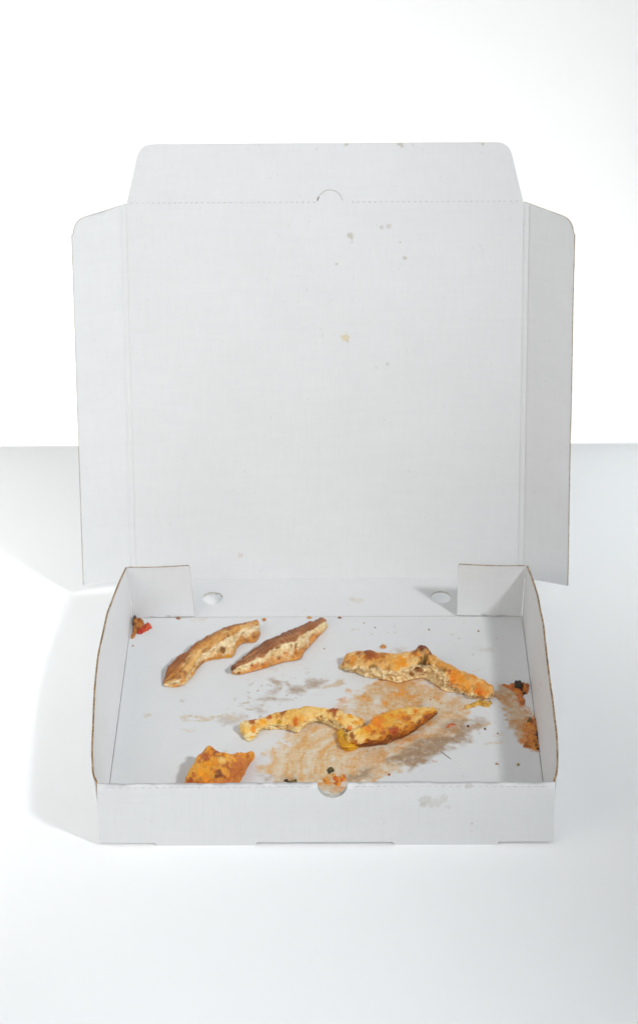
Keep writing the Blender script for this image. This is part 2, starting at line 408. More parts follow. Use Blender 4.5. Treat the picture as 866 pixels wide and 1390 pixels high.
def panel_strip(name, ol, fm, mats, parent, side):
    # like panel() but with dense columns at the creases
    cols = [0, .0003, .0007, .0012, .0025, STRIP - .0008, STRIP - .0004, STRIP, STRIP + .0004, STRIP + .0008, STRIP + .002]
    holes = []
    uvx = []
    for c in cols[1:]:
        for t in np.arange(.002, .3225, .004): uvx.append((c, t))
    global _extra; _extra = uvx
    def f2(uv):
        P, N = fm(uv)
        return (P, N)
    return panel_x(name, ol, f2, mats, parent, uvx, flip=side < 0)
def panel_x(name, outline, fmap, mats, parent, extra, flip, step=.007, t=T):
    loops = []
    for i in range(len(outline)):
        a, b = np.array(outline[i]), np.array(outline[(i + 1) % len(outline)]); n = max(1, int(np.linalg.norm(b - a) / step))
        loops += [a + (b - a) * j / n for j in range(n)]
    pts = list(loops); edges = [(i, (i + 1) % len(loops)) for i in range(len(loops))]; o = np.array(outline)
    x = np.arange(.012, o[:, 0].max(), step); y = np.arange(.003, o[:, 1].max(), step)
    G = np.stack(np.meshgrid(x, y), -1).reshape(-1, 2); G = np.concatenate([G, np.array(extra)])
    pts += list(G[polysd(G, o) < -.0001])
    vs, _, fs, _, _, _ = delaunay_2d_cdt([Vector(p) for p in pts], edges, [], 0, 1e-7)
    uv = np.array([tuple(v) for v in vs]); fs = np.array(fs); ok = inside(uv[fs].mean(1), o)
    a2 = uv[fs]; ar = (a2[:, 1, 0] - a2[:, 0, 0]) * (a2[:, 2, 1] - a2[:, 0, 1]) - (a2[:, 1, 1] - a2[:, 0, 1]) * (a2[:, 2, 0] - a2[:, 0, 0])
    ok &= np.abs(ar) > 1e-12; fs = fs[ok]; ar = ar[ok]; fs[ar < 0] = fs[ar < 0][:, ::-1]
    if flip: fs = fs[:, ::-1]
    P, N = fmap(uv); nv = len(uv); V = list(np.concatenate([P, P - N * t]))
    faces = [tuple(f) for f in fs] + [tuple(f[::-1] + nv) for f in fs]; mi = [0] * len(faces); ec = {}
    for f in fs:
        for a, b in ((f[0], f[1]), (f[1], f[2]), (f[2], f[0])): ec[(a, b)] = 1
    rimv = {}
    def rv(i, s):
        if (i, s) not in rimv: rimv[(i, s)] = len(V); V.append(P[i] - N[i] * t * s)
        return rimv[(i, s)]
    for (a, b) in list(ec):
        if (b, a) in ec: continue
        for s0, s1 in ((0, .2), (.2, .8), (.8, 1)):
            faces.append((rv(b, s0), rv(a, s0), rv(a, s1), rv(b, s1))); mi.append(1)
    return mesh_obj(name, np.array(V), faces, mats, parent, mi)
sl = side_flap(-1, .409); sr = side_flap(1, .58)
tag(sl, 'left side flap of the lid, brightly lit'); tag(sr, 'right side flap of the lid, folded further forward')

# --- back wall lying almost flat behind the floor, with two round vent holes
bu2 = np.array([0, math.cos(PHI), math.sin(PHI)]); bn2 = np.array([0, -math.sin(PHI), math.cos(PHI)])
def back_map(uv):
    P = np.array([0, D, ZF]) + np.outer(uv[:, 0], (1, 0, 0)) + np.outer(uv[:, 1], bu2)
    return P, np.tile(bn2, (len(uv), 1))
hr = .0087
bh = [arc(cx, .0264, hr, 0, 345, 23) for cx in (-.0964, .0963)]
panel('back_wall', [(-.1622, 0), (.1622, 0), (.1605, H - .0002), (-.1605, H - .0002)], bh, .006, back_map, [M_CARD, KRAFT_PALE], box)

# --- side walls bowing outward, each with its corner flap
def side_wall(side, top):
    ty, tx = np.array([a for a, _ in top]), np.array([b for _, b in top])
    yy = np.linspace(ty.min(), ty.max(), 200)
    # smooth piecewise curve through the measured top edge
    sm = np.interp(yy, ty, tx)
    kern = np.hanning(13); kern /= kern.sum()
    pad = np.r_[2 * sm[0] - sm[6:0:-1], sm, 2 * sm[-1] - sm[-2:-8:-1]]; sm = np.convolve(pad, kern, 'valid')
    def fm(uv):
        y, v = uv[:, 0], uv[:, 1]; q = v / H
        xt = np.interp(y, yy, sm); x0 = WB - .0006 * np.clip(1 - y / .03, 0, 1)
        xx = x0 + (xt - x0) * (q ** 1.25)
        P = np.c_[side * xx, y, .0006 + v * (H - .0006) / H]
        P[:, 1] -= .0035 * q * np.clip((y - .25) / .08, 0, 1)
        P[:, 0] += fbm(np.c_[uv, y * 0 + side], .06, 2, 21) * .0006 * np.clip(q * 2, 0, 1)
        h = 1e-4
        dx = (np.interp(y + h, yy, sm) - np.interp(y - h, yy, sm)) / (2 * h) * q ** 1.25
        N = np.c_[-side * np.ones(len(uv)), dx, .25 * (xt - x0) / H * side * 0]
        return P, N / np.linalg.norm(N, axis=1)[:, None]
    y0 = .0048
    ol = [(y0, 0), (D - .0002, 0), (D - .0002, H)] + [(yv, H) for yv in np.linspace(D - .006, y0 + .006, 60)] + [(y0, H)]
    if side > 0: return panel_x('side_wall', ol, fm, [M_SMEAR, KRAFT], box, [(y0 + .006 + (D - .012) * i / 60, H * (j + .5) / 8) for i in range(60) for j in range(8)], flip=True, step=.006)
    return panel_x('side_wall', ol, fm, [M_CARD, KRAFT], box, [(y0 + .006 + (D - .012) * i / 60, H * (j + .5) / 8) for i in range(60) for j in range(8)], flip=False, step=.006)
wl_ = side_wall(-1, [(0, .1630), (.006, .1655), (.014, .1683), (.044, .1716), (.084, .1742), (.13, .1765), (.18, .1772), (.2492, .1752), (.30, .1695), (.3285, .1652)])
wr_ = side_wall(1, [(0, .1628), (.006, .1648), (.014, .1670), (.0277, .1682), (.0593, .1698), (.1217, .1712), (.1952, .1719), (.2731, .1706), (.31, .1675), (.3285, .1650)])
tag(wl_, 'left side wall bowing outward with brown cut edge'); tag(wr_, 'right side wall bowing outward, smeared with sauce streaks')

def corner_flap(side, top_a, top_b, bot_a, bot_b, parent):
    A, B, C_, D_ = map(np.array, (bot_a, bot_b, top_b, top_a))
    def fm(uv):
        a, b = uv[:, 0:1], uv[:, 1:2]
        P = (1 - b) * ((1 - a) * A + a * B) + b * ((1 - a) * D_ + a * C_)
        n = np.cross(B - A, D_ - A); n /= np.linalg.norm(n)
        if n[1] > 0: n = -n
        P = P + n * (np.sin(a * math.pi) * .0012 * b)
        return P, np.tile(n, (len(uv), 1))
    # normalised outline, slightly rounded free corner
    ol = [(0, .0), (1, .012), (1, .95), (.985, 1), (0, 1)]
    def fm2(uv): return fm(uv)
    return panel_x2('corner_flap', ol, fm2, [M_CARD, KRAFT], parent, flip=side > 0)
def panel_x2(name, ol, fm, mats, parent, flip):
    n = 10; pts = []; o = np.array(ol)
    return panel_x(name, ol, fm, mats, parent, [(.1 * i + .05, .1 * j + .05) for i in range(n) for j in range(n)], flip, step=.08)
cl = corner_flap(-1, (-.1648, .3243, H), (-.1135, .3262, H + .0006), (-.1628, .3268, ZF + .0003), (-.1106, .3274, ZF + .0008), wl_)
cr = corner_flap(1, (.1646, .3243, H), (.1092, .3270, H + .0003), (.1628, .3272, ZF + .0003), (.1090, .3276, ZF + .0008), wr_)

# --- front wall: rolled double wall with thumb notch, feet and a perforated fold
RR = .0024
def front_map(uv):
    x, v = uv[:, 0], uv[:, 1]
    h1 = H - RR; L2 = math.pi * RR
    y = np.zeros(len(v)); z = np.zeros(len(v)); ny = np.zeros(len(v)); nz = np.zeros(len(v))
    m = v <= h1; y[m] = 0; z[m] = v[m]; ny[m] = -1
    m = (v > h1) & (v < h1 + L2); th = (v[m] - h1) / RR; y[m] = RR - RR * np.cos(th); z[m] = h1 + RR * np.sin(th); ny[m] = -np.cos(th); nz[m] = np.sin(th)
    m = v >= h1 + L2; y[m] = 2 * RR; z[m] = h1 - (v[m] - h1 - L2); ny[m] = 1
    P = np.c_[x, y, z]; N = np.c_[x * 0, ny, nz]
    amp = np.clip(v / .02, 0, 1) * np.clip((.165 - np.abs(x)) / .02, 0, 1)
    P[:, 1] += fbm(np.c_[x, x * 0, x * 0], .08, 2, 31) * .0007 * amp
    P[:, 2] += fbm(np.c_[x, x * 0 + 3, x * 0], .05, 2, 33) * .0003 * np.clip(v / .03, 0, 1)
    return P, N
VT = (H - RR) * 2 + math.pi * RR - .004
h1 = H - RR; vm = h1 + math.pi * RR / 2
fx = lambda px: fpt(px, 1147)[0]
G0 = .0026
ol = [(-.1653, G0)]
for (a, b) in ((212, 348), (535, 675)):
    ol += [(fx(a) - .0008, G0), (fx(a) + .0008, 0), (fx(b) - .0004, 0), (fx(b) + .0004, G0)]
ol += [(.1653, G0), (.1653, VT), (-.1653, VT)]
NC, NR = .0047, .0107
nt = arc(NC, H - .0016, NR, 180, 360, 20) + arc(NC, 2 * vm - (H - .0016), NR, 0, 180, 20)
sl_ = [nt]
x = -.160
while x < .160:
    if abs(x - NC) > .014: sl_.append([(x, h1 - .0004), (x + .0026, h1 - .0004), (x + .0026, h1 - .0001), (x, h1 - .0001)])
    x += .0052 + random.uniform(-.0003, .0003)
_step_front = .0055
front = panel('front_wall', ol, sl_, _step_front, front_map, [M_FRONT, KRAFT_PALE], box)
tag(front, 'low front wall with rolled perforated top edge and half round thumb notch')
# fine rows over the rolled top are needed for a round fold
# --- very faint print on the front wall
cu = bpy.data.curves.new('printed_text', 'FONT'); cu.body = 'HOLD BOX FLAT'; cu.size = .0185; cu.align_x = 'CENTER'; cu.extrude = 0
k = NT('faint_print'); k.b.inputs['Base Color'].default_value = (CARD[0] * .978, CARD[1] * .975, CARD[2] * .975, 1); k.b.inputs['Roughness'].default_value = .55
tmp = bpy.data.objects.new('tmp_text', cu); COL.objects.link(tmp)
dg = bpy.context.evaluated_depsgraph_get(); me = bpy.data.meshes.new_from_object(tmp.evaluated_get(dg)); me.name = 'printed_text'
bpy.data.objects.remove(tmp)
me.materials.clear(); me.materials.append(k.m)
xs = [v.co.x for v in me.vertices]; sx = (fx(580) - fx(318)) / (max(xs) - min(xs))
for v in me.vertices:
    x_ = v.co.x * sx + fx(449); z_ = .020 + v.co.y
    p, _n = front_map(np.array([[x_, z_]])); v.co = (x_, p[0][1] - .00012, z_)
o = bpy.data.objects.new('printed_text', me); COL.objects.link(o); o.parent = front
tag(o, 'faint block capitals reading HOLD BOX FLAT')

# ------------------------------------------------------------------ the floor with its grease and sauce stains
GX, GY = np.arange(-WB, WB + 1e-9, .0007), np.arange(.0047, D + 1e-9, .0007)
XX, YY = np.meshgrid(GX, GY); P2 = np.c_[XX.ravel(), YY.ravel()]; P3 = np.c_[P2, P2[:, 0] * 0]
colr = np.tile(np.array(CARD), (len(P2), 1)); wet = np.zeros(len(P2)); relief = np.zeros(len(P2))
wx = fbm(P3, .012, 4, 41) ; wy = fbm(P3, .012, 4, 51)
fine = fbm(P3, .0035, 3, 61)
# streaks along the direction in which the slices were dragged (up and to the right)
def streak(ang, along, across, seed):
    c, s = math.cos(ang), math.sin(ang); Q = np.c_[(P2[:, 0] * c + P2[:, 1] * s) / along, (-P2[:, 0] * s + P2[:, 1] * c) / across, P2[:, 0] * 0]
    return fbm(Q + np.c_[wx, wy, wx * 0] * .35, 1, 4, seed, .6)
st1 = streak(math.radians(62), .035, .0032, 71); st2 = streak(math.radians(40), .05, .006, 81); st3 = streak(math.radians(5), .02, .0026, 91)
def region(poly, warp=.004, soft=.0025, finew=.0015):
    q = np.array([pt(x, y, ZF)[:2] for x, y in poly]); b0, b1 = q.min(0) - .02, q.max(0) + .02
    m = np.zeros(len(P2)); idx = np.where((P2 > b0).all(1) & (P2 < b1).all(1))[0]
    if not len(idx): return m
    Q = P2[idx] + np.c_[wx[idx], wy[idx]] * warp
    d = polysd(Q, q) + fine[idx] * finew; m[idx] = sstep(soft, -soft, d); return m
def lay(mask, c, a=1., wetv=0, rel=0):
    global colr, wet, relief
    f = np.clip(mask * a, 0, 1); c = np.array(srgb(*c)); g_ = c @ np.array([.3, .6, .1]); c = np.clip(g_ + (c - g_) * 1.14, 0, 1); colr = colr * (1 - f[:, None]) + c * f[:, None]
    wet = np.maximum(wet, f * wetv); relief = np.maximum(relief, f * rel)
MAIN = [(452, 972), (470, 950), (500, 932), (530, 917), (560, 914), (590, 922), (594, 942), (625, 948), (632, 965), (634, 985), (612, 1000), (590, 1014), (560, 1034), (540, 1056), (480, 1066), (430, 1068), (400, 1066), (366, 1066), (374, 1050), (362, 1036), (374, 1026), (368, 1018), (398, 1010), (404, 996), (420, 985), (440, 975)]
pc = pt(560, 1050, ZF)[:2]; dv_ = P2 - pc; rr_ = np.hypot(dv_[:, 0], dv_[:, 1]) ; an_ = np.arctan2(dv_[:, 1], dv_[:, 0])
def arcs(al, ac, seed, off=0): return fbm(np.c_[an_ * .07 / al + wx * .25, (rr_ + wy * .0025) / ac + off, rr_ * 0], 1, 4, seed, .6)
ar1, ar2 = arcs(.03, .0022, 171), arcs(.05, .006, 181)
b1, b2, b3 = fbm(P3, .022, 5, 191, .6), fbm(P3, .010, 5, 201, .62), fbm(P3, .005, 4, 211, .6)
mm = region(MAIN, .008, .006, .004)
lay(mm * sstep(-1.2, .05, b2 * .7 + b3 * .4), (224, 206, 180), .92, .3)
lay(mm * sstep(.0, .9, b1 + .5 * b3), (208, 186, 160), .6, .2)
lay(mm * sstep(-.1, .8, b2 + .4 * b3 + .1), (218, 168, 112), .55, .5)
LEFT = [(362, 1040), (372, 1020), (400, 1008), (415, 985), (450, 972), (480, 975), (490, 1020), (480, 1050), (430, 1064), (380, 1064)]
ml = region(LEFT, .008, .008, .004)
lay(ml * sstep(-.9, .2, ar2 + .4 * b3), (226, 200, 162), .85, .4)
lay(ml * sstep(.0, .7, ar1 + .5 * ar2), (224, 166, 94), .6, .6)
lay(ml * sstep(.15, .7, -ar2 + .3 * ar1), (230, 216, 192), .75, .3)
TOPR = [(462, 962), (490, 940), (520, 922), (560, 914), (592, 924), (588, 950), (560, 962), (520, 970), (490, 978)]
mt = region(TOPR, .008, .006, .004)
lay(mt * sstep(-.8, .3, b2 + .4 * b3), (214, 182, 142), .9, .4)
lay(mt * sstep(.05, .7, st3 * .5 + b2 * .8), (220, 152, 76), .68, .5)
NOTCH = [(412, 1052), (470, 1052), (474, 1062), (468, 1090), (414, 1090), (410, 1064)]
lay(region(NOTCH, .004, .003, .003) * sstep(-1.0, .3, b3), (214, 186, 150), .85, .4)
lay(region(NOTCH, .004, .003, .003) * sstep(-.1, .5, b2 + .3 * b3), (218, 158, 92), .6, .5)
LOWR = [(500, 1010), (560, 1000), (610, 985), (640, 975), (640, 990), (590, 1012), (540, 1040), (510, 1040)]
lay(region(LOWR, .008, .006, .004) * sstep(.0, .7, b2 + .5 * st3), (212, 158, 96), .6, .5)
lay(mm * sstep(.62, .95, b3 + .3 * b2), (220, 150, 64), .6, .6, .0003)
GREY = (166, 142, 118)
for poly, a in (([(530, 1027), (545, 1022), (560, 1008), (585, 1002), (612, 998), (634, 980), (642, 988), (636, 1004), (612, 1016), (595, 1022), (580, 1034), (568, 1042), (556, 1048), (550, 1040)], .92),
                ([(638, 976), (655, 974), (668, 980), (660, 986), (640, 990)], .5), ([(468, 1058), (485, 1046), (502, 1044), (497, 1052), (480, 1060)], .85),
                ([(372, 1060), (385, 1052), (400, 1053), (398, 1062)], .6), ([(422, 923), (437, 921), (440, 933), (424, 935)], .8),
                ([(393, 931), (405, 930), (420, 935), (418, 941), (405, 939), (395, 937)], .75), ([(366, 922), (375, 921), (380, 926), (374, 938), (370, 940), (369, 930)], .6),
                ([(352, 948), (366, 944), (378, 947), (392, 950), (380, 953), (360, 955)], .5), ([(340, 958), (356, 960), (358, 966), (344, 968)], .45),
                ([(296, 974), (328, 970), (326, 984), (300, 986)], .38), ([(560, 953), (572, 952), (585, 957), (575, 960)], .6), ([(352, 1052), (362, 1050), (364, 1056), (354, 1058)], .5),
                ([(536, 880), (548, 878), (550, 884), (540, 888)], .4), ([(652, 882), (664, 880), (664, 884), (654, 885)], .35),
                ([(600, 978), (625, 972), (640, 980), (625, 992), (600, 996)], .6)):
    mk = region(poly, .005, .005, .002); lay(mk * sstep(-1.7, -.1, b3 + fine * .3 + .07 * np.sin(P2[:, 0] * 2 * math.pi / .0032)), GREY, min(a * 1.1, .95), .35)
BEIGE = (206, 186, 156)
for poly, a in (([(448, 935), (452, 922), (465, 919), (468, 927), (460, 933)], .8), ([(436, 932), (448, 930), (450, 935), (438, 936)], .7), ([(247, 973), (258, 970), (280, 973), (294, 970), (300, 974), (280, 979), (250, 979)], .75),
                ([(295, 971), (310, 968), (328, 972), (322, 976), (300, 975)], .6), ([(247, 990), (258, 990), (272, 992), (256, 993)], .5), ([(196, 968), (204, 967), (206, 971), (198, 973)], .5),
                ([(652, 984), (664, 981), (668, 985), (656, 988)], .85), ([(658, 1010), (672, 1004), (682, 1003), (678, 1008), (662, 1012)], .55), ([(668, 1000), (680, 994), (682, 1002)], .4),
                ([(672, 1036), (678, 1035), (678, 1038), (672, 1038)], .6), ([(700, 1036), (705, 1037), (704, 1041), (700, 1040)], .6), ([(640, 910), (662, 902), (663, 904), (642, 912)], .3),
                ([(596, 955), (625, 950), (632, 962), (620, 972), (598, 968)], .35), ([(258, 842), (284, 838), (282, 843), (262, 846)], .3)):
    lay(region(poly, .002, .0016, .002) * sstep(-.9, -.1, fine + st3 * .4), BEIGE, a, .3)
OR = (226, 152, 62)
for poly, a in (([(526, 940), (548, 933), (553, 940), (548, 947), (532, 945)], .85), ([(514, 950), (530, 953), (526, 961), (518, 958)], .8), ([(498, 973), (520, 967), (544, 963), (545, 969), (520, 975)], .9),
                ([(598, 990), (606, 986), (604, 992)], .8), ([(452, 1006), (460, 1000), (460, 1030), (455, 1030)], .3), ([(464, 1030), (468, 1028), (470, 1050), (466, 1052)], .6), ([(476, 1028), (480, 1028), (480, 1048), (476, 1048)], .45),
                ([(470, 936), (478, 935), (478, 940), (471, 941)], .7), ([(455, 950), (470, 946), (472, 955), (458, 960)], .5), ([(620, 958), (632, 958), (634, 963), (622, 964)], .5), ([(534, 1008), (560, 998), (580, 992), (570, 1002), (545, 1012)], .5),
                ([(560, 925), (586, 930), (586, 940), (565, 938)], .35)):
    lay(region(poly, .003, .0016, .002) * sstep(-.7, .0, fine), OR, a, .8, .0004)
lay(region([(606, 983), (616, 980), (620, 984), (614, 988), (607, 987)], .001, .001), (196, 92, 26), .9, .8, .0004)
lay(region([(588, 1033), (594, 1032), (596, 1035), (590, 1036)], .0005, .0007), (196, 108, 50), .9, .6, .0004)
# smear in the right-hand corner of the floor
RS = [(668, 944), (676, 930), (690, 935), (704, 938), (710, 946), (712, 963), (722, 974), (728, 1000), (726, 1018), (706, 1009), (694, 996), (697, 985), (688, 971), (680, 956)]
mr = region(RS, .004, .003, .003)
lay(mr, (206, 176, 142), .85, .5); lay(mr * sstep(.0, .5, fbm(P3, .009, 4, 131)), (198, 146, 92), .7, .6)
lay(region([(712, 992), (720, 976), (734, 972), (736, 1022), (722, 1018), (708, 1008)], .003, .003, .003), (206, 128, 44), .9, .8, .0004)
lay(region([(700, 938), (712, 940), (712, 966), (704, 960), (706, 950)], .003, .0025, .003), (204, 122, 46), .75, .8, .0003)
lay(region([(716, 1003), (724, 992), (727, 1008), (722, 1016)], .004, .002, .003) * sstep(0, .3, fine), (92, 62, 22), .8, .8)
# scattered flecks where crumbs and grease spat
for poly, thr, c in (([(330, 915), (400, 908), (440, 925), (400, 955), (340, 980), (325, 960)], .52, (176, 156, 134)), ([(530, 990), (670, 970), (680, 1000), (590, 1045), (540, 1040)], .78, (196, 152, 106)),
                     ([(360, 1000), (620, 900), (660, 1000), (520, 1064), (370, 1064)], .86, (206, 152, 90)), ([(470, 845), (680, 845), (680, 900), (470, 880)], .86, (176, 152, 130))):
    lay(region(poly, .006, .014) * sstep(thr, thr + .2, fbm(P3, .0052, 4, 141 + int(thr * 100))), c, .6, .3, .0001)
for q_ in range(22):   # separate little grease dots
    x_, y_ = random.uniform(185, 725), random.uniform(850, 1058); r_ = random.uniform(.8, 2.2)
    lay(region([(x_ - r_, y_ - r_ * .5), (x_ + r_, y_ - r_ * .4), (x_ + r_ * .8, y_ + r_ * .5), (x_ - r_ * .9, y_ + r_ * .5)], .0015, .0011, .0012), random.choice([(196, 184, 168), (186, 166, 140), (204, 190, 170)]), random.uniform(.2, .55), .2)
fl_z = ZF + relief * (1 + .8 * fine) + fbm(P3, .06, 2, 151) * .0003 * np.clip(np.minimum(np.minimum(WB - abs(P2[:, 0]), P2[:, 1] - .005), D - P2[:, 1]) / .03, 0, 1)
nx, ny = len(GX), len(GY)
idx = np.arange(nx * ny).reshape(ny, nx)
Q = np.stack([idx[:-1, :-1], idx[:-1, 1:], idx[1:, 1:], idx[1:, :-1]], -1).reshape(-1, 4)
# underside and rim close the board
Vf = np.c_[P2, fl_z]; nb = len(Vf)
border = np.r_[idx[0, :-1], idx[:-1, -1], idx[-1, :0:-1], idx[:0:-1, 0]]
low = Vf[border].copy(); low[:, 2] = ZF - T
me = bpy.data.meshes.new('base_panel')
Vall = np.concatenate([Vf, low]); nbd = len(border); r = np.arange(nbd); r2 = (r + 1) % nbd
rimq = np.stack([border[r2], border[r], nb + r, nb + r2], -1)
allq = np.concatenate([Q, rimq])
me.vertices.add(len(Vall)); me.vertices.foreach_set('co', Vall.astype(np.float32).ravel())
nl = len(allq) * 4 + nbd; me.loops.add(nl); me.loops.foreach_set('vertex_index', np.r_[allq.ravel(), (nb + r)[::-1]].astype(np.int32))
me.polygons.add(len(allq) + 1); ls = np.r_[np.arange(len(allq)) * 4, len(allq) * 4]; me.polygons.foreach_set('loop_start', ls.astype(np.int32))
me.polygons.foreach_set('use_smooth', np.r_[np.ones(len(Q), bool), np.zeros(nbd + 1, bool)])
me.update(calc_edges=True)
ca = me.color_attributes.new('Col', 'FLOAT_COLOR', 'POINT')
cc = np.c_[colr, wet]; cc = np.concatenate([cc, np.tile((*CARD, 0), (nbd, 1))]); ca.data.foreach_set('color', cc.astype(np.float32).ravel())
me.materials.append(M_FLOOR)
ob = bpy.data.objects.new('base_panel', me); COL.objects.link(ob); ob.parent = box
tag(ob, 'box floor with orange sauce smears and grey grease patches')

# ------------------------------------------------------------------ crusts
def cat_rom(Q, n, closed=False):
    """Catmull-Rom through Q (k,...) sampled n times, uniform in parameter"""
    Q = np.asarray(Q, float); k = len(Q)
    u = np.linspace(0, k if closed else k - 1, n, endpoint=not closed); i = np.minimum(np.floor(u).astype(int), k - 1 if closed else k - 2); t = (u - i).reshape(-1, *([1] * (Q.ndim - 1)))
    if closed: p0, p1, p2, p3 = Q[(i - 1) % k], Q[i % k], Q[(i + 1) % k], Q[(i + 2) % k]
    else:
        E_ = np.concatenate([[2 * Q[0] - Q[1]], Q, [2 * Q[-1] - Q[-2]]]); p0, p1, p2, p3 = E_[i], E_[i + 1], E_[i + 2], E_[i + 3]
    return .5 * ((2 * p1) + (-p0 + p2) * t + (2 * p0 - 5 * p1 + 4 * p2 - p3) * t * t + (-p0 + 3 * p1 - 3 * p2 + p3) * t ** 3)

def crust(name, label, st, paint, seed=0, N=230, M=96, cat='pizza crust', group='leftover pizza pieces', rough_top=.0006, rough_face=.0011, face_in=.0, bulge=.25, holes=1., bumps=(), mat=None, lump=.011, back=.25, round_end=(1, 1), sat=1.2):
    """each station: foot of the near side, ridge, far upper edge (as photograph x, y) with the heights of ridge and far edge;
    the section runs foot - near face - ridge - top - far edge - far foot"""
    C = []
    for (bx, by, rx, ry, ux, uy, hr, hu) in st:
        B = pt(bx, by, ZF); R_ = pt(rx, ry, ZF + hr); U = pt(ux, uy, ZF + hu)
        lat = U - B; lat[2] = 0; ln = np.linalg.norm(lat); lat /= ln + 1e-9
        m1 = (B + R_) / 2 - lat * face_in * hr; m2 = R_ * .5 + U * .5; m2[2] = max(hr, hu) * (1 + bulge * .5) * .5 + (hr + hu) * .25 + ZF + bulge * .0012
        K1 = U + lat * back * hu; K1[2] = ZF + hu * .45; K = U + lat * back * hu * .6; K[2] = ZF
        mid = (B + K) / 2; mid[2] = ZF
        C.append([B, m1, R_, m2, U, K1, K, mid])
    C = np.array(C)                                     # stations, 8, 3
    # parameter along: proportional to length
    ctr = C.mean(1); d = np.r_[0, np.cumsum(np.linalg.norm(np.diff(ctr, axis=0), axis=1))]; L = d[-1]
    fine_ = cat_rom(np.concatenate([C.reshape(len(C), -1), d[:, None]], 1), 40 * len(C)); dd = np.maximum.accumulate(fine_[:, -1]) + np.arange(len(fine_)) * 1e-9
    tt = np.linspace(0, 1, N); G = np.stack([np.interp(tt * L, dd, fine_[:, c]) for c in range(24)], -1).reshape(N, 8, 3)
    V = np.stack([cat_rom(G[i], M, True) for i in range(N)])       # N, M, 3
    sec = np.repeat((np.arange(M) / M * 8)[None], N, 0)            # 0 foot, 2 ridge, 4 far edge, 6 far foot
    # round off both ends
    for en, tq in ((round_end[0], tt), (round_end[1], 1 - tt)):
        if not en: continue
        w_ = .0045 * en / L; e = np.sqrt(np.clip(1 - (1 - np.clip(tq / w_, 0, 1)) ** 2, 0, 1)) * .75 + .25
        cen = V.mean(1, keepdims=True).copy(); cen[..., 2] = ZF + (cen[..., 2] - ZF) * .6
        V = cen + (V - cen) * e[:, None, None]
    V[..., 2] = np.maximum(V[..., 2], ZF)
    du = np.gradient(V, axis=0); dv = np.roll(V, -1, 1) - np.roll(V, 1, 1); NN = np.cross(du, dv); NN /= np.linalg.norm(NN, axis=2)[..., None] + 1e-12
    sg = np.sign((NN * (V - V.mean(1, keepdims=True))).sum(2).mean()); NN *= sg
    n_l = fbm(V, lump, 3, seed + 1); n_f = fbm(V, .0028, 4, seed + 2, .6); n_c = fbm(V, .0065, 4, seed + 3, .55)
    edge = .32 * n_c + .16 * n_f
    f = sstep(.12, .3, sec) * sstep(2.12, 1.88, sec + edge)         # near face
    f = np.where(sec > 4, 0, f)
    top = sstep(1.8, 2.2, sec + edge) * (sec < 5.2)
    hol = worley(V * np.array([1, 1, 1.2]) + n_f[..., None] * .0009, .0080, seed + 4); hol2 = worley(V + n_c[..., None] * .0004, .0034, seed + 14)
    gate = sstep(-.1, .3, fbm(V, .013, 2, seed + 9))
    hm = np.clip(sstep(.44, .16, hol) * gate + .45 * sstep(.38, .12, hol2), 0, 1) * f * holes
    up = np.clip((V[..., 2] - ZF) / .002, 0, 1)
    disp = n_l * rough_top * 1.6 + n_f * rough_top * .85 + n_c * rough_top * .8 + f * (n_f * rough_face * 1.1 + n_c * rough_face * 1.2) - hm * .0030
    P = V + NN * (disp * (.15 + .85 * up))[..., None]
    q = np.clip((sec - 2) / 2, 0, 1); zf = np.clip(sec / 2, 0, 1)
    k = dict(P=P, t=np.repeat(tt[:, None], M, 1), L=L, sec=sec, q=q, zf=zf, f=f, top=top, nl=n_l, nf=n_f, nc=n_c, hole=hm, seed=seed)
    col, wetm = paint(k)
    flat = P.reshape(-1, 3); nrmf = NN.reshape(-1, 3)
    uvp, dz = project(flat); facing = ((CAM - flat) * nrmf).sum(1) > 0
    n_b = fbm(P, .0045, 4, seed + 61, .62); n_b2 = fbm(P, .0022, 3, seed + 71)
    for (px, py, rpx, amp, c, a) in bumps:
        dpx = np.where(facing, np.hypot(uvp[:, 0] - px, uvp[:, 1] - py), 1e3); cand = np.where(dpx < max(2.0, dpx.min() + .8))[0]
        c0 = flat[cand[np.argmin(dz[cand])]]; r = rpx / 1880
        dist = np.linalg.norm((P - c0) * np.array([1, .62, 1.15]), axis=2) + (n_b * .8 + n_b2 * .35) * r
        g = sstep(r * 1.25, r * .45, dist)
        if amp: P = P + (np.array([0, 0, 1.]) * max(amp, 0) + NN * min(amp, 0)) * g[..., None] if amp > 0 else P + NN * (amp * g)[..., None]
        if c is not None: col = col * (1 - (g * a)[..., None]) + np.array(srgb(*c)) * (g * a)[..., None]
    P[..., 2] = np.maximum(P[..., 2], ZF + .0002)
    fac = []
    for i in range(N - 1):
        for j in range(M):
            a, b, c, d_ = i * M + j, i * M + (j + 1) % M, (i + 1) * M + (j + 1) % M, (i + 1) * M + j
            fac.append((a, b, c, d_) if sg > 0 else (d_, c, b, a))
    Vl = P.reshape(-1, 3); Cl = np.c_[col.reshape(-1, 3), wetm.ravel()]
    n0 = len(Vl); Vl = np.concatenate([Vl, [P[0].mean(0), P[-1].mean(0)]]); Cl = np.concatenate([Cl, [Cl[:M].mean(0), Cl[n0 - M:n0].mean(0)]])
    for j in range(M):
        k0 = (n0, (j + 1) % M, j); k1 = (n0 + 1, (N - 1) * M + j, (N - 1) * M + (j + 1) % M)
        fac.append(k0 if sg > 0 else k0[::-1]); fac.append(k1 if sg > 0 else k1[::-1])
    o = mesh_obj(name, Vl, fac, mat or FOOD, None, None, True, Cl, np.array([*P[N // 2].mean(0)[:2], ZF]), sat)
    if label: tag(o, label, cat, group)
    return o

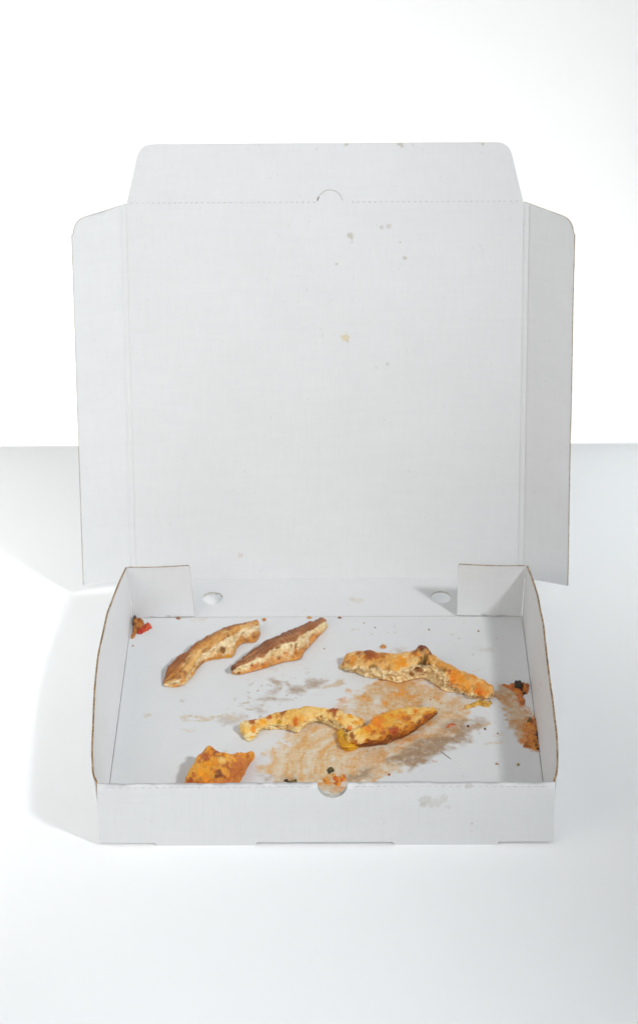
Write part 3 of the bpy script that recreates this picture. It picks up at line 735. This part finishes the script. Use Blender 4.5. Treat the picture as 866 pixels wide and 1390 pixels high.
def mixc(a, b, m): return a * (1 - m[..., None]) + np.array(b) * m[..., None]
def painter(lo, hi, dark, brown=.35, sauce=None, sauthr=.35, crumb=(236, 216, 178), crumb2=(214, 182, 132), hole=(158, 104, 52), low=None, lowz=.35, streak=.0, ridges=0, edge=None, foot=(150, 90, 40), backc=None, wetb=.4):
    """baked top from lo to hi with browned patches, torn crumb face, orange fat along its lower edge"""
    g = lambda c: np.array(srgb(*c))
    def fpaint(k):
        P = k['P']; sd = k['seed']; w = np.full(P.shape[:2], wetb)
        a1 = fbm(P, .016, 4, sd + 21, .6); a2 = fbm(P, .0055, 4, sd + 22, .6); a3 = fbm(P, .0019, 3, sd + 23, .6)
        c = mixc(np.broadcast_to(g(lo), P.shape), g(hi), sstep(-.45, .5, a1 * .7 + a2 * .5))
        if streak:
            sn = fbm(np.stack([k['t'] * k['L'] / .03, k['q'] * 7 + k['nl'] * .4, k['t'] * 0], -1), 1, 4, sd + 24, .6)
            c = mixc(c, g(dark), sstep(.05, .7, sn) * streak); c = mixc(c, g(hi), sstep(.1, .7, -sn) * streak * .6)
        if ridges:
            rw = np.sin(k['t'] * k['L'] / .0027 * 6.283 + k['q'] * 9 + k['nl'] * 5 + k['nc'] * 2.2); c = mixc(c, g(dark) * .8, sstep(.2, .95, rw) * ridges); c = mixc(c, g(hi) * 1.1, sstep(.3, 1, -rw) * ridges * .7)
        if sauce is not None:
            m = sstep(sauthr, sauthr + .35, fbm(P, .010, 5, sd + 31, .62)) * k['top']; c = mixc(c, g(sauce), m * .85); w = np.maximum(w, m * .95)
        m = sstep(brown, brown + .5, fbm(P, .009, 5, sd + 41, .65) + .25 * a3); c = mixc(c, g(dark), m * .8)
        if edge is not None: # dark rim just above and below the ridge
            m = np.exp(-((k['sec'] - 2.0) / .35) ** 2) * sstep(-.6, .3, a2); c = mixc(c, g(edge), m * .7)
        if backc is not None:
            m = sstep(.45, .95, k['q'] + .15 * a2); c = mixc(c, g(backc), m * .8)
        m = sstep(.34, .66, fbm(P, .0034, 4, sd + 51, .6)) * .3; c = mixc(c, g(dark), m); c = c * (1 + .12 * a3[..., None])
        cr = mixc(np.broadcast_to(g(crumb) * 1.06, P.shape), g(crumb2), sstep(-.05, .4, a2 * .7 + a3 * .6)); cr = mixc(cr, g(hole), sstep(.15, .95, k['hole']) * .9)
        if low is not None:
            m = sstep(lowz + .16, lowz - .16, k['zf'] + .34 * a1 + .26 * a2) ; cr = mixc(cr, mixc(np.broadcast_to(g(low), P.shape), g(foot) * 1.1, sstep(.0, .6, a2 + .5 * a3)), m * .85); w = np.maximum(w, m * .8 * k['f'])
        c = mixc(c, 0, k['f'] * 0) * (1 - k['f'][..., None]) + cr * k['f'][..., None]
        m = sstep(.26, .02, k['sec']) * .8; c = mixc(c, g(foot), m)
        return np.clip(c, 0, 1), w
    return fpaint

# curved crust, furthest left
crust('pizza_crust', 'curved tan crust lying furthest left at the back, its bitten pale face to the front', [
    (225.5, 933.5, 222.5, 928.7, 221, 923.6, .003, .004), (245, 931.7, 248, 920.6, 230, 905.6, .0065, .0065), (258.5, 920.6, 261.5, 909, 245, 890.5, .0068, .007), (276, 900.5, 275.5, 888.6, 264.5, 874.6, .0066, .0075),
    (299, 894.5, 293, 875.5, 281, 863.5, .0095, .0085), (315.6, 892, 308, 865.6, 299, 855.4, .012, .0095), (323, 879, 318.6, 860, 315.6, 850, .0105, .0092), (332, 873.4, 327.6, 854.6, 329, 846.4, .0105, .009), (347, 871.6, 344, 849.5, 344, 842.8, .0115, .009), (354.6, 859, 353, 848, 350, 841.6, .006, .0065)],
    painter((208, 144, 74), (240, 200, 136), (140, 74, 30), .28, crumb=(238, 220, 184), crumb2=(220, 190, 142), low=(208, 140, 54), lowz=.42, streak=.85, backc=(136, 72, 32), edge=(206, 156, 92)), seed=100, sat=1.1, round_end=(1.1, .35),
    bumps=[(306, 880, 4.5, -.003, (132, 84, 36), .9), (298, 886, 3, -.0014, (186, 136, 72), .8), (331, 862, 2.6, -.0014, (166, 122, 62), .8), (312, 862, 2, -.001, (120, 76, 36), .8), (290, 880, 2.6, -.001, (170, 120, 60), .7), (312, 890, 6, 0, (202, 146, 52), .85), (298, 893, 5, 0, (190, 130, 50), .8), (262, 914, 4, 0, (222, 156, 66), .8), (250, 925, 5, 0, (214, 146, 62), .8), (236, 931, 6, 0, (216, 150, 72), .7), (226, 931, 3, 0, (232, 206, 164), .6), (340, 846, 4, 0, (204, 150, 122), .5), (252, 886, 3, 0, (186, 108, 56), .6), (236, 905, 6, 0, (168, 112, 66), .5)])
# straight ridged crust
crust('pizza_crust', 'straight ridged brown crust at the back, second from the left, one end charred dark', [
    (315.6, 916, 313.5, 910, 314, 904.6, .005, .006), (329, 915.4, 321.6, 905.5, 326, 895, .0065, .0075), (350, 910, 344, 896.5, 341, 883, .009, .009), (368, 904.6, 362, 887.5, 359, 871, .0105, .0095), (386, 899.5, 377, 877, 377, 862, .0125, .0105), (407, 895, 399.6, 869.5, 392, 855.4, .014, .0108), (413.7, 885, 410, 861.5, 407, 848.5, .013, .0102), (426.6, 871, 423.6, 853.6, 420.6, 843.4, .0105, .009), (440, 857, 437, 846, 434, 839.5, .0075, .007), (446, 849, 444.6, 843, 440, 838, .004, .005)],
    painter((158, 98, 54), (200, 144, 96), (104, 54, 24), .26, crumb=(240, 222, 182), crumb2=(224, 192, 140), low=(212, 138, 46), lowz=.40, streak=.5, ridges=.30, backc=(112, 62, 32), edge=(176, 112, 58)), seed=200, sat=1.05, round_end=(.6, .8),
    bumps=[(316, 910, 4, 0, (80, 38, 18), .95), (318, 904, 3, 0, (110, 56, 26), .7), (394, 883, 3, -.0018, (166, 110, 50), .8), (397, 876, 2.2, -.001, (140, 92, 42), .7), (345, 907, 6, 0, (216, 126, 42), .8), (362, 903, 5, 0, (214, 130, 46), .8), (374, 892, 5, 0, (238, 218, 172), .6), (420, 866, 7, -.001, (238, 226, 194), .7), (410, 880, 5, 0, (234, 210, 158), .7), (395, 893, 5, 0, (206, 150, 60), .7), (438, 850, 4, 0, (232, 208, 156), .7)])
# thick crust right of centre
crust('pizza_crust', 'thick golden crust right of centre with open airy crumb and a dark brown blister', [
    (465, 905.7, 464.4, 901.6, 466.6, 890.5, .004, .007), (477.7, 911, 476, 905.7, 475, 885.5, .006, .0105), (497, 918.8, 495.7, 904.3, 497, 882.6, .010, .013), (516.5, 921.5, 516.5, 905.7, 516.5, 885.5, .0105, .013), (541.5, 926.5, 540, 911, 538.7, 886.3, .010, .0135), (561, 922.5, 559.5, 901.6, 556.7, 884.6, .012, .0145), (577.5, 922, 577.5, 901, 573, 879.6, .0135, .0165), (594, 933, 591.4, 903.6, 587, 887.3, .015, .0155),
    (605, 939, 605, 918, 601, 896.6, .0125, .014), (627.4, 941.8, 628.8, 933.4, 621.8, 907, .008, .0125), (644, 948.7, 646.8, 943, 644, 916.8, .006, .012), (658, 950.6, 660.6, 944.5, 660.6, 926.5, .006, .010), (669, 947.3, 671, 941.8, 670.3, 933.4, .004, .006)],
    painter((222, 164, 92), (238, 202, 142), (156, 84, 32), .42, sauce=(228, 142, 42), sauthr=.22, crumb=(236, 214, 172), crumb2=(208, 172, 118), hole=(150, 102, 52), foot=(160, 96, 46), wetb=.5), seed=300, sat=1.12, round_end=(.9, .7), rough_top=.0008, rough_face=.0015,
    bumps=[(500, 885, 9, .0008, (142, 72, 30), .85), (487, 884, 5, 0, (160, 84, 34), .8), (512, 890, 5, 0, (176, 98, 42), .7), (574, 880, 10, .0032, (112, 54, 24), .97), (500, 889, 10, 0, (150, 78, 32), .7), (564, 884, 6, .001, (128, 64, 28), .9), (585, 886, 4, 0, (140, 74, 34), .85),
           (573, 894, 10, -.005, (108, 82, 42), .97), (578, 899, 4, -.002, (70, 44, 20), .8), (506, 903, 6.5, -.003, (140, 96, 42), .95), (568, 911, 5.5, -.002, (160, 90, 34), .85), (598, 907, 6.5, -.003, (160, 126, 76), .9), (522, 908, 5, -.0015, (206, 160, 100), .7),
           (543, 897, 9, 0, (236, 154, 44), .95), (529, 893, 7, 0, (232, 176, 96), .8), (541, 906, 5, 0, (236, 164, 60), .85), (477, 893, 5, 0, (224, 138, 46), .8), (478, 900, 4, 0, (226, 150, 60), .7), (495, 914, 5, 0, (242, 226, 190), .7), (520, 917, 5, 0, (242, 226, 190), .7), (602, 934, 5, .0008, (240, 222, 180), .9), (618, 938, 6, 0, (216, 190, 146), .8), (634, 942, 5, 0, (216, 182, 128), .7),
           (618, 918, 13, .0003, (234, 150, 48), .95), (614, 921, 8, 0, (232, 134, 34), .85), (650, 937, 12, 0, (230, 140, 50), .95), (634, 930, 9, 0, (232, 158, 66), .85), (608, 911, 4.5, .0006, (176, 82, 26), .9), (648, 938, 6, 0, (226, 120, 36), .7), (655, 940, 5, 0, (226, 128, 44), .7), (640, 925, 6, 0, (228, 170, 102), .7), (668, 944, 3.2, 0, (110, 60, 28), .8), (590, 903, 4, 0, (236, 192, 126), .6), (655, 930, 5, 0, (222, 168, 100), .6), (600, 901, 4, 0, (220, 150, 84), .6), (632, 915, 4, 0, (214, 150, 84), .6)])
# thin strip
crust('pizza_crust', 'thin pale bitten strip of crust across the middle of the floor, spotted orange', [
    (335, 1007.3, 329.7, 998, 323.6, 983.7, .004, .006), (345, 1003.4, 344, 992.6, 336.8, 977.2, .006, .009), (354.7, 991.6, 354.7, 987.3, 353, 974.7, .005, .009), (374.4, 990, 374.4, 983.7, 372.6, 967.6, .006, .010), (392.3, 991.6, 393, 983.7, 392.3, 964, .007, .011), (403.8, 993.7, 404.8, 987.3, 404.8, 961.5, .007, .0115), (417.4, 984.4, 419, 978.3, 421, 958.6, .007, .0115),
    (435.3, 980, 435.3, 974.7, 438.8, 960.4, .007, .0115), (456.7, 989, 456.7, 980, 455, 961.4, .008, .012), (467.5, 996, 469.3, 989, 471, 968.7, .006, .010), (478, 996, 480, 989, 485.4, 973, .005, .008), (489, 992.6, 490.7, 987.3, 496, 975.8, .004, .006)],
    painter((230, 188, 118), (240, 214, 160), (182, 104, 42), .55, sauce=(228, 158, 62), sauthr=.3, crumb=(242, 222, 178), crumb2=(220, 182, 126), hole=(176, 128, 72), foot=(176, 120, 60), wetb=.5), seed=400, round_end=(.6, .8), rough_top=.0007, holes=.5,
    bumps=[(343, 977, 5, .0004, (160, 76, 28), .9), (366, 971, 4, .0003, (176, 88, 32), .9), (384, 967, 5, 0, (150, 80, 36), .85), (376, 970, 4, 0, (176, 96, 42), .7), (332, 988, 6, 0, (240, 196, 112), .7), (346, 990, 5, 0, (232, 146, 44), .85), (340, 1000, 4, 0, (238, 168, 62), .8), (378, 979, 3.5, -.0006, (176, 136, 58), .9), (402, 978, 6, 0, (208, 106, 28), .9), (396, 983, 4, 0, (226, 150, 62), .6), (412, 974, 5, 0, (228, 156, 66), .6), (455, 964, 6, .0012, (160, 74, 30), .95), (447, 964, 4, 0, (176, 92, 36), .8), (434, 976, 4, -.0012, (150, 104, 56), .9), (447, 981, 3.5, -.001, (144, 94, 48), .85), (420, 966, 8, 0, (240, 210, 154), .7), (474, 976, 7, 0, (240, 208, 142), .7), (464, 971, 4, 0, (224, 146, 62), .6), (473, 988, 5, 0, (210, 112, 32), .85), (460, 985, 3, 0, (120, 74, 36), .7), (392, 990, 4, 0, (160, 104, 54), .6)])
# leaf shaped end piece
ce = crust('pizza_crust', 'leaf shaped crust end with melted cheese and dark baked rim, overlapping the thin strip', [
    (473.2, 1012.7, 471, 1007.5, 470.3, 996, .006, .010), (485.4, 1015, 485.4, 1006, 481.8, 989, .0075, .0115), (506.8, 1013, 505, 1001.4, 499.7, 983.7, .0095, .0115), (528.3, 1008, 524.7, 995.3, 510.4, 973, .0105, .0105), (549.8, 999.8, 546.2, 987, 531.9, 965, .0105, .0092), (567.7, 989, 564.8, 978.5, 553.4, 960.4, .0092, .008), (583.8, 976.5, 581.3, 969, 574.9, 960, .0072, .007), (594.5, 967.6, 593.8, 964, 589, 960.8, .004, .004)],
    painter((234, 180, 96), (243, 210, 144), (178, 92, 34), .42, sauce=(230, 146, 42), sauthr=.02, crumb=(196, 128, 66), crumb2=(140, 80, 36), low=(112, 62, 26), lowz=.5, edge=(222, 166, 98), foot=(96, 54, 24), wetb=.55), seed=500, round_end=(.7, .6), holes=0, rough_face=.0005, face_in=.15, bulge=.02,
    bumps=[(478, 999, 6.5, 0, (134, 66, 28), .9), (508, 993, 6, 0, (180, 84, 34), .85), (532, 990, 8, .0003, (166, 76, 30), .9), (520, 993, 5, 0, (166, 80, 32), .75), (540, 988, 4, 0, (170, 84, 34), .7), (553, 974, 6, .0008, (184, 106, 42), .9), (579, 972, 6, .0003, (152, 78, 32), .9), (583, 968, 4, 0, (190, 112, 48), .6), (555, 965, 6, 0, (244, 214, 144), .9), (566, 962, 4, 0, (224, 126, 40), .8), (545, 966, 5, 0, (230, 146, 48), .7), (515, 977, 9, 0, (230, 138, 38), .8), (530, 971, 6, 0, (234, 166, 74), .7), (500, 986, 6, 0, (228, 134, 38), .8), (492, 1003, 6, 0, (242, 212, 152), .85), (512, 998, 6, 0, (238, 198, 126), .7), (565, 977, 6, 0, (240, 204, 138), .75), (586, 964, 4, 0, (222, 156, 80), .6), (545, 984, 5, 0, (234, 184, 110), .6), (472, 1008, 2.5, 0, (238, 206, 140), .8), (522, 1003, 5, 0, (214, 150, 84), .6), (556, 992, 5, 0, (206, 140, 76), .6)])
eu = crust('crust_underside', None, [(458, 996, 457, 992, 460, 988, .003, .004), (459, 1006, 458.5, 1000, 466, 992, .004, .005), (464, 1016, 464, 1011, 474, 1001, .004, .005), (474, 1020, 474, 1015, 482, 1008, .004, .005), (484, 1018, 484, 1014, 488, 1010, .003, .003)],
    painter((206, 152, 58), (222, 178, 92), (170, 112, 40), .6, crumb=(214, 164, 72), crumb2=(196, 140, 56), foot=(150, 100, 40)), seed=540, N=90, M=48, holes=0, rough_top=.0004, rough_face=.0005)
eu.parent = ce; eu.location = eu.location - ce.location; tag(eu, 'yellowish underside dough peeking out below the rim')
# corner piece behind the front wall
crust('pizza_crust', 'orange browned corner of pizza at the front left, partly hidden by the front wall', [
    (246, 1078, 249, 1064, 251, 1055, .006, .009), (262, 1084, 264, 1060, 264, 1036, .010, .0135), (275, 1090, 279, 1060, 273, 1023, .0125, .0165), (292, 1094, 296, 1058, 283, 1013, .0145, .018), (306, 1092, 310, 1055, 296, 1020, .0150, .0175), (318, 1075, 322, 1046, 311, 1023, .0135, .0165), (330, 1053, 333, 1034, 328, 1021.5, .0105, .0140), (340, 1036, 341, 1027, 341, 1020.5, .0065, .0095), (345, 1029, 345, 1025.5, 345, 1022, .003, .0045)],
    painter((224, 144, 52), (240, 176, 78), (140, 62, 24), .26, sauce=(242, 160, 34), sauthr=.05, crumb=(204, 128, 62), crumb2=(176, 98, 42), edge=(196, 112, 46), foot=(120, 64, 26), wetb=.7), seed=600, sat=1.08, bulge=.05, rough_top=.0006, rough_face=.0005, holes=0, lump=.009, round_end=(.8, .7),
    bumps=[(283, 1016, 5, .0008, (238, 186, 90), .9), (291, 1020, 5, 0, (150, 66, 28), .9), (298, 1024, 4, 0, (166, 76, 30), .8), (278, 1026, 7, 0, (172, 74, 28), .8), (270, 1032, 4, 0, (190, 90, 34), .7), (303, 1031, 6, 0, (238, 200, 128), .85), (312, 1028, 5, 0, (226, 168, 96), .7), (328, 1032, 12, 0, (206, 124, 60), .95), (322, 1044, 13, 0, (196, 112, 52), .92), (333, 1030, 6, 0, (214, 136, 72), .7), (337, 1025, 5, 0, (180, 102, 52), .85), (300, 1050, 7, .0005, (112, 52, 24), .9), (305, 1053, 4, 0, (140, 66, 28), .8), (257, 1059, 6, .0003, (160, 66, 28), .9), (262, 1051, 4, 0, (184, 84, 34), .8), (272, 1044, 7, 0, (242, 162, 36), .9), (284, 1040, 5, 0, (240, 158, 40), .8), (279, 1057, 6, 0, (238, 150, 24), .85), (290, 1046, 4, 0, (214, 120, 36), .7), (311, 1059, 5, 0, (190, 98, 36), .7), (308, 1038, 6, 0, (170, 76, 30), .7), (292, 1032, 5, 0, (228, 146, 40), .7), (316, 1036, 4, 0, (206, 130, 66), .6)])

# ------------------------------------------------------------------ scraps and crumbs
def blob(name, px, py, rx, ry, h, c1, c2, seed, rot=0, label=None, cat=None, group=None, mat=None, parent=None, wetv=.5, z0=ZF, thr=0, nsc=None, sub=4):
    bm = bmesh.new(); bmesh.ops.create_icosphere(bm, subdivisions=sub, radius=1)
    V = np.array([v.co for v in bm.verts]); Fc = [[v.index for v in f.verts] for f in bm.faces]; bm.free()
    n = fbm(V * 1.0 + seed, 1.0, 3, seed); V = V * (1 + .38 * n)[:, None]
    c, s = math.cos(rot), math.sin(rot); X = V[:, 0] * rx; Y = V[:, 1] * ry
    p = pt(px, py, z0); W_ = np.c_[c * X - s * Y, s * X + c * Y, np.maximum((V[:, 2] + .35) * h, -.0001)]
    m = sstep(thr - .25, thr + .25, fbm(V + seed + 4, nsc or .7, 3, seed + 2)); col = mixc(np.broadcast_to(np.array(srgb(*c1)), V.shape), np.array(srgb(*c2)), m)
    o = mesh_obj(name, W_, Fc, mat or FOOD, parent, None, True, np.c_[col, np.full(len(V), wetv)], None)
    o.location = p if parent is None else p - np.array(parent.location)
    if label: tag(o, label, cat, group)
    return o
MM = .001
def patch(name, poly, h, c1, c2, c3, seed, parent=None, label=None, cat=None, group=None, wetv=.9, warp=.0022, sc=.0045, edge=.0018, base=ZF):
    """thin uneven layer of food lying on the floor, its outline given in the photograph and laid on the floor plane"""
    q = np.array([pt(x, y, base)[:2] for x, y in poly]); b0, b1 = q.min(0) - .003, q.max(0) + .003; stp = .00045
    gx, gy = np.arange(b0[0], b1[0], stp), np.arange(b0[1], b1[1], stp); A, B = np.meshgrid(gx, gy); G = np.c_[A.ravel(), B.ravel(), A.ravel() * 0]
    w1, w2 = fbm(G, sc, 4, seed, .6), fbm(G, sc, 4, seed + 1, .6); d = polysd(G[:, :2] + np.c_[w1, w2] * warp, q)
    n1 = fbm(G, sc * .8, 4, seed + 2, .6); n2 = fbm(G, sc * .35, 3, seed + 3, .6)
    t_ = sstep(.0002, -edge, d); z = base + t_ * h * (.75 + .45 * n1 + .25 * n2); z = np.where(d > 0, base - .0004, np.maximum(z, base + .00005))
    col = mixc(np.broadcast_to(np.array(srgb(*c1)), G.shape), np.array(srgb(*c2)), sstep(-.25, .35, n1)); col = mixc(col, np.array(srgb(*c3)), sstep(.25, .6, fbm(G, sc * .7, 4, seed + 5, .6)))
    ny_, nx_ = A.shape; ix = np.arange(nx_ * ny_).reshape(ny_, nx_); Q_ = np.stack([ix[:-1, :-1], ix[:-1, 1:], ix[1:, 1:], ix[1:, :-1]], -1).reshape(-1, 4)
    Q_ = Q_[(d[Q_] < .0003).any(1)]
    used, inv = np.unique(Q_, return_inverse=True); Vt = np.c_[G[used, :2], z[used]]; Ct = np.c_[col[used], np.full(len(used), wetv)]; nt_ = len(used); Q2 = inv.reshape(-1, 4)
    # underside closes the layer
    Vb = Vt.copy(); Vb[:, 2] = base - .0005; ed = {}
    for a, b, c, e_ in Q2:
        for u_, v_ in ((a, b), (b, c), (c, e_), (e_, a)): ed[(u_, v_)] = 1
    rim_ = [(v_, u_, u_ + nt_, v_ + nt_) for (u_, v_) in ed if (v_, u_) not in ed]
    faces = [tuple(f_) for f_ in Q2] + [tuple(f_[::-1] + nt_) for f_ in Q2] + rim_
    org = np.array(parent.location) if parent else np.array([*Vt.mean(0)[:2], base])
    o = mesh_obj(name, np.concatenate([Vt, Vb]), faces, FOOD, None, None, True, np.concatenate([Ct, Ct]), org)
    if parent: o.parent = parent; o.location = (0, 0, 0)
    if label: tag(o, label, cat, group)
    return o
# tomato scrap in the back left corner
ts = empty('tomato_scrap', tuple(pt(190, 852, ZF))); tag(ts, 'red tomato scrap with browned dough in the back left corner', 'food scrap')
patch('dough_bit', [(179.5, 846), (184, 841), (191, 843), (195, 847), (191, 853), (186, 860), (182, 867), (178.5, 867)], .0042, (196, 126, 44), (168, 98, 30), (128, 74, 26), 5, ts, warp=.0014)
patch('burnt_tip', [(180, 838), (185, 837), (186.5, 842), (183, 848), (179.5, 849)], .0050, (74, 46, 24), (110, 70, 30), (50, 32, 18), 6, ts, warp=.001)
patch('tomato_piece', [(186, 858), (193, 851), (200, 847), (206, 848.5), (207, 852), (199, 857), (191, 861), (187, 861)], .0034, (186, 52, 24), (206, 84, 32), (160, 40, 20), 7, ts, warp=.001, wetv=1)
# sauce on the right
sa = empty('sauce_lump', tuple(pt(706, 936, ZF))); tag(sa, 'orange sauce lump with a black olive shred beside the right wall', 'food scrap')
patch('sauce_streak', [(680, 931), (682, 927), (692, 930), (702, 928), (712, 928), (717, 934), (715, 941), (710, 944), (711, 958), (707, 961), (703, 950), (700, 942), (692, 936)], .0016, (212, 128, 42), (204, 110, 34), (176, 100, 34), 11, sa)
patch('olive_shred', [(696, 929), (699, 926.5), (707, 928), (710, 932), (709, 938), (713, 942), (709, 944), (703, 937), (698, 934)], .0034, (30, 24, 14), (48, 36, 18), (92, 60, 22), 13, sa, edge=.0012, warp=.0012)
patch('sauce_clot', [(709, 929), (716, 931), (718, 937), (715, 943), (710, 940)], .0034, (204, 118, 36), (214, 138, 52), (170, 100, 36), 18, sa, edge=.002)
sb = empty('sauce_lump', tuple(pt(725, 992, ZF))); tag(sb, 'flattened orange sauce patch with dark herbs pressed against the right wall', 'food scrap')
patch('sauce_clot', [(718, 977), (724, 974), (731, 975), (731.5, 1019), (727, 1020), (719, 1016), (712, 1013), (714, 1004), (719, 998), (715, 990), (716, 984)], .0018, (212, 138, 48), (204, 122, 38), (164, 96, 32), 14, sb)
patch('herb_shred', [(716, 976), (722, 975), (725, 979), (721, 983), (717, 981)], .0022, (84, 62, 28), (112, 80, 34), (60, 42, 18), 15, sb, edge=.001, warp=.0012)
patch('herb_shred', [(726, 990), (730, 987), (731, 1004), (727, 1006), (725, 999)], .0026, (64, 46, 18), (110, 70, 24), (90, 60, 22), 16, sb, edge=.001, warp=.0016)
patch('herb_shred', [(724, 1012), (730, 1008), (730, 1019), (725, 1018)], .0024, (70, 50, 20), (120, 76, 24), (96, 62, 22), 17, sb, edge=.001, warp=.0014)
patch('pepper_strip', [(627, 962), (634, 959), (640, 954), (652, 952.5), (666, 953), (668, 956), (664, 961), (656, 960), (650, 958), (644, 961), (636, 963)], .0026, (206, 156, 54), (222, 178, 82), (180, 128, 44), 700, label='yellow pepper strip below the right end of the thick crust', cat='food scrap', warp=.0012)
# cheese and herbs by the thumb notch
cz = empty('cheese_scrap', tuple(pt(455, 1056, ZF))); tag(cz, 'orange melted cheese shreds seen through the thumb notch', 'food scrap')
patch('cheese_shred', [(449, 1056), (455, 1053), (461, 1054), (468, 1052), (468, 1058), (463, 1061), (461, 1067), (456, 1066), (455, 1060)], .0022, (222, 116, 30), (236, 158, 56), (206, 96, 24), 21, cz)
patch('cheese_shred', [(437, 1058), (443, 1055), (447, 1059), (445, 1065), (439, 1064)], .0020, (236, 174, 76), (228, 146, 50), (214, 128, 40), 22, cz)
patch('cheese_shred', [(449, 1052), (454, 1050), (456, 1053), (452, 1055)], .0012, (230, 160, 76), (222, 140, 56), (210, 120, 40), 23, cz)

patch('herb_flake', [(444, 1049), (446, 1044), (450, 1043), (453, 1046), (451, 1049), (447, 1051)], .0026, (74, 66, 26), (104, 90, 40), (56, 46, 18), 25, label='round olive green herb flake behind the thumb notch', cat='herb flake', group='herb flakes', edge=.001, warp=.001)
patch('herb_flake', [(385, 1060), (389, 1057), (393, 1060), (399, 1060), (404, 1058), (403, 1063), (392, 1064)], .0016, (60, 46, 16), (104, 88, 40), (80, 60, 24), 26, label='dark herb flake at the front wall left of the thumb notch', cat='herb flake', group='herb flakes', edge=.0008, warp=.0014)
# crumbs
CR = [(242, 840, 2.0, 1.2, (176, 110, 50), 'brown crumb on the back fold in front of the left corner flap'),
      (359, 842, 2.2, 1.6, (222, 148, 60), 'orange crumb just behind the tip of the leftmost crust'),
      (420, 839, 2.0, 1.6, (226, 168, 90), 'pale orange crumb behind the ridged brown crust'),
      (461, 839, 1.7, 1.2, (156, 86, 40), 'dark brown crumb on the back fold near the middle'),
      (520, 879, 2.7, 2.4, (228, 160, 84), 'largest orange crumb, behind the thick golden crust'),
      (509, 852, .8, .8, (196, 150, 100), 'tiny crumb behind the left half of the thick crust, right of another'),
      (494, 846, .8, .7, (190, 150, 110), 'tiny crumb nearest the back fold, left of its twin'),
      (582, 855, .9, .9, (176, 120, 76), 'tiny brown crumb on the floor behind the dark blister of the thick crust'),
      (649, 857, .9, 1.0, (166, 126, 84), 'tiny crumb at the edge of the shadow near the right corner flap'),
      (181, 877, .8, 1.0, (190, 130, 70), 'small crumb against the left wall below the tomato scrap'),
      (440, 881, .9, .9, (206, 170, 130), 'tiny pale crumb between the ridged and the thick crust'),
      (635, 986, 1.0, 1.4, (116, 50, 22), 'dark red crumb on the stain right of the leaf shaped crust'),
      (658, 990, 1.0, 1.2, (150, 84, 40), 'brown crumb furthest right on the main stain'),
      (584, 950, .8, .9, (214, 140, 80), 'tiny orange crumb between the thick and the leaf shaped crust'),
      (675, 996, .8, .9, (170, 120, 80), 'tiny crumb left of the sauce patch by the right wall'),
      (528, 1052, 1.1, 1.5, (200, 108, 44), 'orange crumb near the front wall right of the notch'),
      (703, 1038, .9, 1.2, (176, 140, 84), 'small tan crumb in the shadow near the front right corner'),
      (674, 1037, 1.4, .8, (190, 150, 116), 'flat pale crumb on the shadow edge near the front wall'),
      (350, 938, .8, .8, (190, 160, 130), 'tiny crumb left of the grey grease marks')]
for i, (x, y, a, b, c, lb) in enumerate(CR):
    grp = 'crumbs on the box floor'
    blob('crumb', x, y, a * .88 * MM, b * .88 * MM, min(a, b) * MM * .8, c, tuple(int(v * .8) for v in c), 60 + i, random.uniform(-.5, .5), lb, 'crumb', grp, sub=3)
bm = None
# thin fibre on the grease and smeared strokes on the right wall
o = blob('fibre', 604, 1025, 7 * MM, .35 * MM, .5 * MM, (120, 112, 104), (150, 140, 130), 90, -.95, 'thin grey fibre beside the large grease patch', 'fibre', sub=3)
